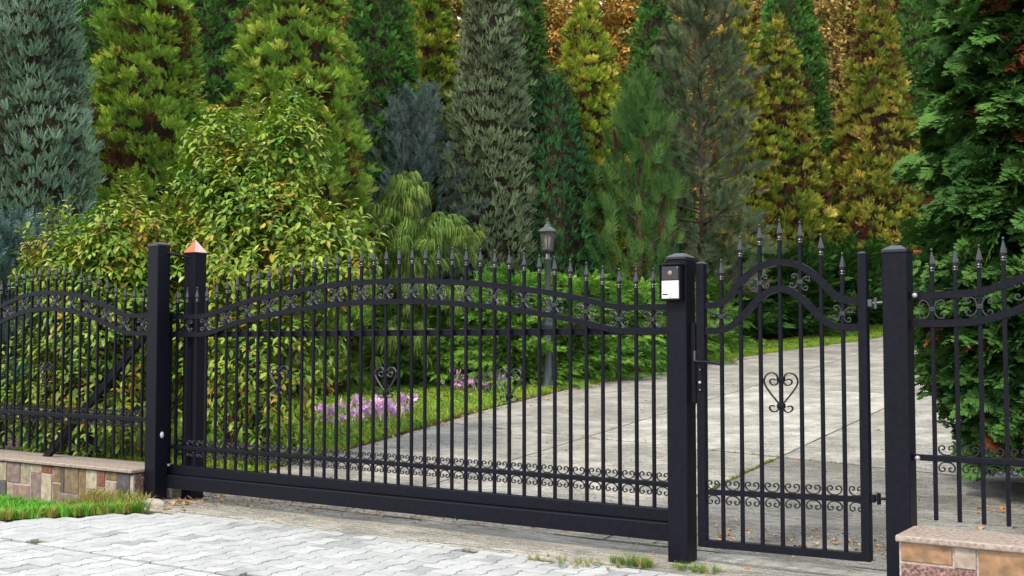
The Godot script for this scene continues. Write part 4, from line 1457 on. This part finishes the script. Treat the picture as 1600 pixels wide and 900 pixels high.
func shrubs() -> void:
	magnolias()
	# thread-leaf cypress
	var th := [threads(26, M.needle), threads(24, M.needle)]
	var tc := thing("threadleaf_cypress", "light green weeping thread-leaf cypress beside the leafy shrub", "shrub", at(-8.05, -7.55))
	trunk(tc, 3.0, 0.05)
	fresh()
	var side := Vector3(0.83, 0, -0.557)
	for t in [[-0.2, 3.25, 0.34, 120], [-0.3, 2.95, 0.42, 130], [0.22, 2.6, 0.55, 190], [-0.1, 2.4, 0.5, 150], [-0.35, 2.15, 0.42, 130], [-0.25, 1.8, 0.6, 230], [0.3, 1.55, 0.55, 220], [0.0, 1.05, 0.75, 260]]:
		# each tier is a few arching boughs with threads hanging from them
		for k in t[3]:
			var a: float = (k % 9) * 0.7 + t[1] * 2.0 + rf(-0.16, 0.16)
			var o2 := Vector3(cos(a), 0, sin(a))
			var f := sqrt(rng.randf())
			var reach: float = t[2] * (0.75 + 0.6 * sin(a * 2.3 + t[1] * 3.0))
			var p: Vector3 = side * t[0] + o2 * reach * f + Vector3(0, t[1] - rf(0.15, 0.6) * f * f + rf(-0.14, 0.04), 0) + unit() * 0.07
			var b := Basis(Vector3(rf(-1, 1), 0, rf(-1, 1)).normalized(), rf(0, 0.5)) * Basis(Vector3.UP, atan2(o2.x, o2.z) + rf(-1.4, 1.4)).scaled(Vector3.ONE * rf(0.14, 0.4))
			add(b, p, tint(Color(0.08, 0.16, 0.03).lerp(Color(0.21, 0.29, 0.06), rng.randf()), 0.35))
	foliage(tc, th)
	# spreading junipers along the drive
	var pl := [frond(9, 2, 0.27, 0.034, 0.45, M.needle, 0.35), frond(8, 2, 0.3, 0.034, 0.5, M.needle, 0.45), frond(10, 1, 0.24, 0.036, 0.45, M.needle, 0.2)]
	var js := [[-8.6, -7.4, 1.35, 0.8, "spreading green juniper at the left foot of the thread-leaf cypress"], [-8.0, -8.4, 1.4, 0.9, "spreading green juniper at the right foot of the thread-leaf cypress"], [-7.4, -8.5, 1.6, 0.95, "spreading green juniper behind the smaller pink crocus clump"], [-6.55, -8.1, 1.85, 0.9, "tall bright spreading juniper left of the lamp post"], [-6.15, -8.95, 1.75, 1.0, "bright spreading juniper right behind the lamp post"], [-5.95, -9.9, 1.55, 1.0, "spreading juniper overhanging the drive before the pine"], [-5.9, -11.3, 1.5, 1.0, "spreading juniper just left of the intercom post"], [-6.1, -13.1, 1.5, 0.9, "spreading juniper farthest up the drive"]]
	for j in js:
		var o := thing("spreading_juniper", j[4], "shrub", at(j[0], j[1]), "spreading junipers along the drive")
		limbed(o, {"h": j[2] * 0.9, "r": j[3] * 1.2, "limbs": 84, "per": 17, "e0": -6.0, "e1": 24.0, "fl": 0.16, "cols": [Color(0.070, 0.20, 0.026), Color(0.21, 0.39, 0.055)], "width": 0.3, "flat": 0.22, "fwd": 1.0, "side": 0.6, "upw": -0.05, "curl": 0.01, "taper": 0.42, "minl": 0.2, "bare": 0.12, "lay": true, "lr": 0.012})
		foliage(o, pl)
	# dark yews at the top of the drive
	var yw := [frond(9, 1, 0.26, 0.06, 0.35, M.needle, 0.25), frond(8, 2, 0.3, 0.055, 0.35, M.needle, 0.35)]
	var ws := [[-6.6, -15.6, 2.0, 1.0, "dark green yew mound behind the wicket gate's left stile"], [-5.5, -17.0, 1.75, 1.05, "dark green yew mound behind the heart of the wicket gate"], [-4.5, -18.0, 1.75, 1.05, "dark green yew mound behind the wicket gate's right stile"], [-3.5, -19.0, 1.6, 1.0, "dark green yew mound beside the right hinge post"]]
	for j in ws:
		var o := thing("yew", j[4], "shrub", at(j[0], j[1]), "dark yew mounds")
		limbed(o, {"h": j[2] * 0.7, "r": j[3] * 1.15, "limbs": 90, "per": 13, "e0": 6.0, "e1": 55.0, "fl": 0.24, "cols": [Color(0.024, 0.085, 0.016), Color(0.075, 0.17, 0.03)], "width": 0.28, "flat": 0.4, "fwd": 1.0, "side": 0.6, "upw": 0.05, "curl": -0.03, "taper": 0.2, "minl": 0.2, "bare": 0.1, "lay": true, "lr": 0.012})
		foliage(o, yw)

func magnolias() -> void:
	var lv := [leaf(0.4, 0.25, 0.35, M.gloss), leaf(0.36, 0.4, 0.25, M.gloss), leaf(0.44, 0.12, 0.4, M.gloss)]
	var shr := [
		["large leafy shrub with yellowing green leaves behind the left gate posts", Vector2(-5.75, -1.95), [
			[Vector3(-0.25, 1.0, 0.1), Vector3(1.05, 0.85, 0.85)], [Vector3(0.55, 0.9, 0.25), Vector3(0.75, 0.85, 0.7)], [Vector3(-0.35, 2.0, 0.0), Vector3(0.95, 0.75, 0.8)], [Vector3(0.5, 2.0, 0.1), Vector3(0.85, 0.75, 0.75)], [Vector3(-0.42, 2.95, 0.05), Vector3(0.45, 0.68, 0.45)], [Vector3(0.48, 2.9, -0.1), Vector3(0.36, 0.85, 0.36)], [Vector3(1.05, 1.9, 0.0), Vector3(0.5, 0.5, 0.5)], [Vector3(-1.5, 1.6, 0.1), Vector3(0.6, 0.5, 0.55)], [Vector3(0.05, 2.55, 0.05), Vector3(0.6, 0.6, 0.55)], [Vector3(-1.1, 1.75, 0.1), Vector3(0.7, 0.65, 0.6)]], 22000],
		["lower leafy shrub with yellowing leaves behind the left fence panel", Vector2(-7.35, -1.15), [
			[Vector3(0.1, 0.7, 0.0), Vector3(1.1, 0.75, 0.7)], [Vector3(0.25, 1.35, 0.0), Vector3(0.95, 0.6, 0.65)], [Vector3(-0.75, 0.75, 0.05), Vector3(0.8, 0.75, 0.6)], [Vector3(0.5, 1.75, -0.1), Vector3(0.6, 0.4, 0.5)], [Vector3(0.55, 2.2, -0.1), Vector3(0.65, 0.5, 0.55)], [Vector3(-0.15, 1.95, 0.0), Vector3(0.7, 0.5, 0.55)]], 17000]]
	for s in shr:
		var o := thing("magnolia_shrub", s[0], "shrub", at(s[1].x, s[1].y), "leafy shrubs behind the gate")
		var st := mb()
		for k in 46:
			var lb: Array = s[2][rng.randi() % s[2].size()]
			var e: Vector3 = lb[0] + unit() * lb[1] * 0.75
			var m := Vector3(e.x * 0.35, e.y * 0.5, e.z * 0.35)
			tube(st, Vector3(rf(-0.12, 0.12), -0.05, rf(-0.12, 0.12)), m, 0.02, 0.014, 5)
			tube(st, m, e, 0.014, 0.005, 5)
		build(st, "stems", M.bark, o)
		fn.seed = 5
		fn.frequency = 1.0
		var singles := []
		var n: int = s[3]
		var i := 0
		var tw := mb()
		for k in 90:
			var lb: Array = s[2][rng.randi() % s[2].size()]
			var u := unit()
			u.y = absf(u.y)
			var b: Vector3 = lb[0] + u * lb[1] * 0.85
			var dr := (Vector3.UP + u * 0.7 + unit() * 0.2).normalized()
			var ln := rf(0.2, 0.42)
			tube(tw, b, b + dr * ln, 0.006, 0.003, 4)
			for q in 11:
				var f := 0.25 + 0.75 * q / 10.0
				var xx := dr.cross(Vector3.RIGHT).normalized().rotated(dr, q * 2.4)
				var dd := (dr * rf(0.35, 1.0) + xx + Vector3.DOWN * rf(0.0, 0.3)).normalized()
				add(facing(dd, (Vector3.UP + unit() * 0.5).normalized(), rf(0.07, 0.12)), b + dr * ln * f, tint(Color(0.16, 0.25, 0.03).lerp(Color(0.3, 0.36, 0.05), rng.randf()), 0.2))
		build(tw, "twigs", M.bark, o)
		while i < n:
			var lb: Array = s[2][rng.randi() % s[2].size()]
			var u := unit()
			var c: Vector3 = lb[0] + u * lb[1] * pow(rf(0.12, 1.0), 0.45)
			if c.y < 0.05: continue
			# a twig end with a whorl of leaves
			var out := (u * Vector3(1, 0.6, 1) + Vector3.UP * 0.75).normalized()
			var pn := fn.get_noise_3d(c.x * 1.5, c.y * 1.5, c.z * 1.5)
			var yel := pn > 0.24 and rng.randf() < 0.5
			var cnt := rng.randi_range(4, 7)
			for k in cnt:
				i += 1
				var a := TAU * k / cnt + rf(-0.4, 0.4)
				var x := out.cross(Vector3.RIGHT).normalized().rotated(out, a)
				var d := (out * rf(0.15, 0.9) + x + Vector3.DOWN * rf(0.0, 0.5)).normalized()
				var col := Color(0.085, 0.195, 0.022).lerp(Color(0.27, 0.35, 0.04), clampf(0.45 + pn * 1.2 + rf(-0.4, 0.4), 0, 1))
				if yel: col = Color(0.4, 0.32, 0.04).lerp(Color(0.27, 0.14, 0.025), rng.randf())
				elif rng.randf() < 0.06: col = Color(0.3, 0.26, 0.05)
				var nrm := (Vector3.UP + out * 0.6 + unit() * 0.5).normalized()
				var bs := facing(d, nrm, rf(0.068, 0.118))
				var ps := c + d * 0.015 + unit() * 0.02
				var toward := (CAM - (o.position + ps)).normalized()
				if u.dot(toward) > 0.55 and singles.size() < 300 and rng.randf() < 0.25:
					singles.append([Transform3D(bs, ps), col])
				else:
					add(bs, ps, tint(col, 0.15))
		foliage(o, lv)
		var lm := {}
		for q in singles:
			var k := rng.randi() % 3
			var key := k * 100 + int(q[1].g * 30.0) * 3 + int(q[1].r * 10.0)
			if not lm.has(key):
				var mt := mat(Color(q[1].r, q[1].g, q[1].b).linear_to_srgb(), 0.34)
				mt.cull_mode = BaseMaterial3D.CULL_DISABLED
				mt.backlight_enabled = true
				mt.backlight = M.leafy.backlight
				var ms: ArrayMesh = lv[k].duplicate()
				ms.surface_set_material(0, mt)
				lm[key] = ms
			var lo := inst(lm[key], "leaf", o)
			lo.transform = q[0]

func small_plants() -> void:
	# lawn strip between the drive and the shrubs
	var tf := [tuft(11, 0.03, 0.6, M.grass), tuft(9, 0.035, 0.9, M.grass)]
	var g := Node3D.new()
	put(g, "grass", self)
	tag(g, "short green lawn strip between drive and shrubs", "grass", "", "stuff")
	fresh()
	fn.seed = 12
	for i in 20000:
		var z := -0.5 - 17.5 * rng.randf()
		var w := 3.9 if z > -9.0 else 1.5
		var x := drive_edge(z) - 0.02 - w * pow(rng.randf(), 1.3)
		var p := at(x, z)
		var k := fn.get_noise_2d(x * 2.0, z * 2.0)
		var c := Color(0.13, 0.29, 0.026).lerp(Color(0.34, 0.42, 0.055), clampf(0.5 + k + rf(-0.35, 0.35), 0, 1))
		if rng.randf() < 0.05: c = Color(0.35, 0.3, 0.1)
		add(orient(Vector3.UP + unit() * 0.2, rf(0, TAU), rf(0.05, 0.11)), p - Vector3(0, 0.005, 0), tint(c))
	foliage(g, tf, "tufts")
	# broad weeds in the lawn
	var wl := [leaf(0.8, 0.3, 0.1, M.grass)]
	for i in 3800:
		var z := -0.6 - 15.0 * rng.randf()
		var x := drive_edge(z) - 0.05 - 3.2 * rng.randf()
		var p := at(x, z) + Vector3(0, rf(0.03, 0.08), 0)
		add(facing(unit() * Vector3(1, 0.4, 1), Vector3.UP + unit() * 0.4, rf(0.03, 0.06)), p, tint(Color(0.13, 0.27, 0.035), 0.3))
	var wd := Node3D.new()
	put(wd, "weeds", self)
	tag(wd, "small broad-leaved weeds scattered through the lawn strip", "weeds", "", "stuff")
	foliage(wd, wl, "leaves")
	# verge below the left wall
	var v := Node3D.new()
	put(v, "verge_grass", self)
	tag(v, "bright green grass verge below the left stone wall", "grass", "", "stuff")
	for i in 5200:
		var z := 0.17 + 1.9 * rng.randf()
		var x := paver_left(z) - 0.02 - 2.6 * rng.randf()
		if z < 0.42 and x > -5.25: continue
		var c := Color(0.06, 0.25, 0.022).lerp(Color(0.17, 0.4, 0.045), rng.randf())
		var e := paver_left(z) - x
		if e < 0.14 and rng.randf() < 0.6: c = Color(0.26, 0.24, 0.06)
		add(orient(Vector3.UP + unit() * 0.25, rf(0, TAU), rf(0.06, 0.13)), at(x, z), tint(c))
	foliage(v, tf, "tufts")
	# dry tufts at the posts and along the paving edge
	var dry := [tuft(22, 0.016, 1.0, M.grass), tuft(18, 0.018, 0.8, M.grass)]
	var clumps := [
		[Vector2(-4.86, 0.3), 0.34, 0.14, 170, 0.75, "dry grass clump at the foot of the tall left post"],
		[Vector2(-4.95, 0.45), 0.32, 0.09, 110, 0.6, "low yellowed grass along the left paving edge"],
		[Vector2(-0.2, 0.26), 0.14, 0.07, 46, 0.25, "small grass tuft left of the intercom post's foot"],
		[Vector2(0.17, 0.2), 0.16, 0.05, 50, 0.2, "pale grass tuft right of the intercom post's foot"],
		[Vector2(-0.5, 0.42), 0.3, 0.04, 60, 0.6, "sparse dry grass between pavers and concrete strip"]]
	for c in clumps:
		var o := thing("grass_clump", c[5], "grass", Vector3(c[0].x, maxf(gy(c[0].x, c[0].y), -0.03), c[0].y), "grass clumps at the paving edge")
		for i in c[3]:
			var a := rng.randf() * TAU
			var rr: float = c[1] * sqrt(rng.randf())
			var p := Vector3(cos(a) * rr, 0, sin(a) * rr * 0.45)
			var col := Color(0.11, 0.2, 0.03) if rng.randf() > c[4] else Color(0.33, 0.26, 0.09)
			add(orient(Vector3.UP + unit() * 0.3, rf(0, TAU), c[2] * rf(0.5, 1.2)), p, tint(col, 0.25))
		foliage(o, dry, "blades")
	# moss and grass in the drive joints
	var ms := Node3D.new()
	put(ms, "joint_moss", self)
	tag(ms, "moss and small grass growing in the drive joints", "moss", "", "stuff")
	for i in 260:
		var z := rf(-3.4, -1.7)
		var p := at(-0.74 + rf(-0.02, 0.02), z)
		add(orient(Vector3.UP + unit() * 0.5, rf(0, TAU), rf(0.012, 0.035)), p, tint(Color(0.14, 0.18, 0.03), 0.3))
	for i in 130:
		var x := rf(-3.4, 0.2)
		var p := at(x, -3.83 + (x + 2.0) * 0.215 + rf(-0.02, 0.02))
		add(orient(Vector3.UP + unit() * 0.5, rf(0, TAU), rf(0.01, 0.025)), p, tint(Color(0.13, 0.16, 0.04), 0.3))
	foliage(ms, tf, "tufts")
	# fallen leaves
	var fl := Node3D.new()
	put(fl, "fallen_leaves", self)
	tag(fl, "brown and orange fallen leaves on the concrete drive", "leaves", "", "stuff")
	var dl := [leaf(0.6, 0.5, 0.5, M.leafy), leaf(0.5, -0.4, 0.6, M.leafy)]
	var drop := func(x: float, z: float, s: float) -> void:
		var c := Color(0.30, 0.13, 0.045).lerp(Color(0.5, 0.28, 0.12), rng.randf())
		add(facing(unit() * Vector3(1, 0.1, 1), Vector3.UP + unit() * 0.35, s), at(x, z) + Vector3(0, 0.008, 0), tint(c, 0.3))
	for i in 900:
		var x := rf(-4.6, 1.6)
		drop.call(x, -0.75 - 0.1 * x + rng.randfn(0.0, 0.16), rf(0.014, 0.04))
	for i in 300:
		var z := -0.5 - 12.0 * rng.randf()
		drop.call(drive_edge(z) + absf(rng.randfn(0.0, 0.16)) - 0.04, z, rf(0.03, 0.06))
	for i in 160: drop.call(rf(-5.0, 2.5), rf(-9.0, 0.3), rf(0.02, 0.05))
	for i in 60: drop.call(-4.45 + rng.randfn(0.0, 0.18), 0.05 + rng.randfn(0.0, 0.14), rf(0.03, 0.06))
	for i in 120: drop.call(rf(1.2, 2.6), rf(-2.5, -0.2), rf(0.025, 0.06))
	foliage(fl, dl, "leaves")
	# pale stone at the foot of the left post
	var rk := mb()
	rk.set_smooth_group(0)
	lathe(rk, [Vector2(0, 0.055), Vector2(0.06, 0.05), Vector2(0.11, 0.03), Vector2(0.13, 0.0), Vector2(0.12, -0.03)], 9)
	var ro := build(rk, "rock", M.rock, self, Vector3(-4.52, 0.0, 0.2))
	ro.scale = Vector3(1.1, 0.9, 0.6)
	tag(ro, "pale flat rock at the foot of the tall left post", "rock")
	# pink autumn crocuses
	crocuses()

func crocuses() -> void:
	var pm := []
	for c in [lin(0.6, 0.34, 0.56), lin(0.7, 0.48, 0.66), lin(0.5, 0.27, 0.5)]:
		var m := mat(c, 0.5)
		m.cull_mode = BaseMaterial3D.CULL_DISABLED
		m.backlight_enabled = true
		m.backlight = Color(0.5, 0.35, 0.5)
		pm.append(m)
	var stem := mat(lin(0.5, 0.42, 0.4), 0.5)
	var fm := []
	var sh := mb()
	tube(sh, Vector3.ZERO, Vector3(0, 0.12, 0), 0.004, 0.005, 5)
	var stem_mesh := done(sh, stem)
	for k in 3:
		for open in [0.35, 0.9]:
			var st := mb()
			for j in 6:
				var a := TAU * j / 6
				var o2 := Vector3(cos(a), 0, sin(a))
				var sd := Vector3(-sin(a), 0, cos(a)) * 0.013
				var p0 := o2 * 0.004
				var p1: Vector3 = o2 * (0.012 + 0.018 * open) + Vector3.UP * 0.03
				var p2: Vector3 = o2 * (0.012 + 0.045 * open) + Vector3.UP * (0.065 - 0.02 * open)
				st.add_vertex(p0); st.add_vertex(p1 - sd); st.add_vertex(p1 + sd)
				st.add_vertex(p1 - sd); st.add_vertex(p2); st.add_vertex(p1 + sd)
			fm.append(done(st, pm[k]))
	var cl := [[Vector2(-6.3, -4.35), Vector2(0.5, 0.75), 115, "large drift of pink autumn crocuses nearest the leafy shrub"], [Vector2(-6.72, -7.25), Vector2(0.42, 0.3), 60, "smaller clump of pink autumn crocuses below the junipers"]]
	for c in cl:
		var o := thing("crocus_clump", c[3], "flowers", at(c[0].x, c[0].y), "pink autumn crocus clumps")
		for i in c[2]:
			var a := rng.randf() * TAU
			var rr := sqrt(rng.randf())
			var p := Vector3(cos(a) * rr * c[1].x, 0, sin(a) * rr * c[1].y)
			p.y = gy(c[0].x + p.x, c[0].y + p.z) - o.position.y
			var tilt := Vector3(rf(-0.7, 0.7), rf(0, TAU), rf(-0.7, 0.7))
			var s := rf(0.9, 1.7)
			var fo := inst(stem_mesh, "flower", o, p, tilt)
			fo.scale = Vector3(s, s * rf(0.8, 1.3), s)
			inst(fm[rng.randi() % 6], "petals", fo, Vector3(0, 0.115, 0))
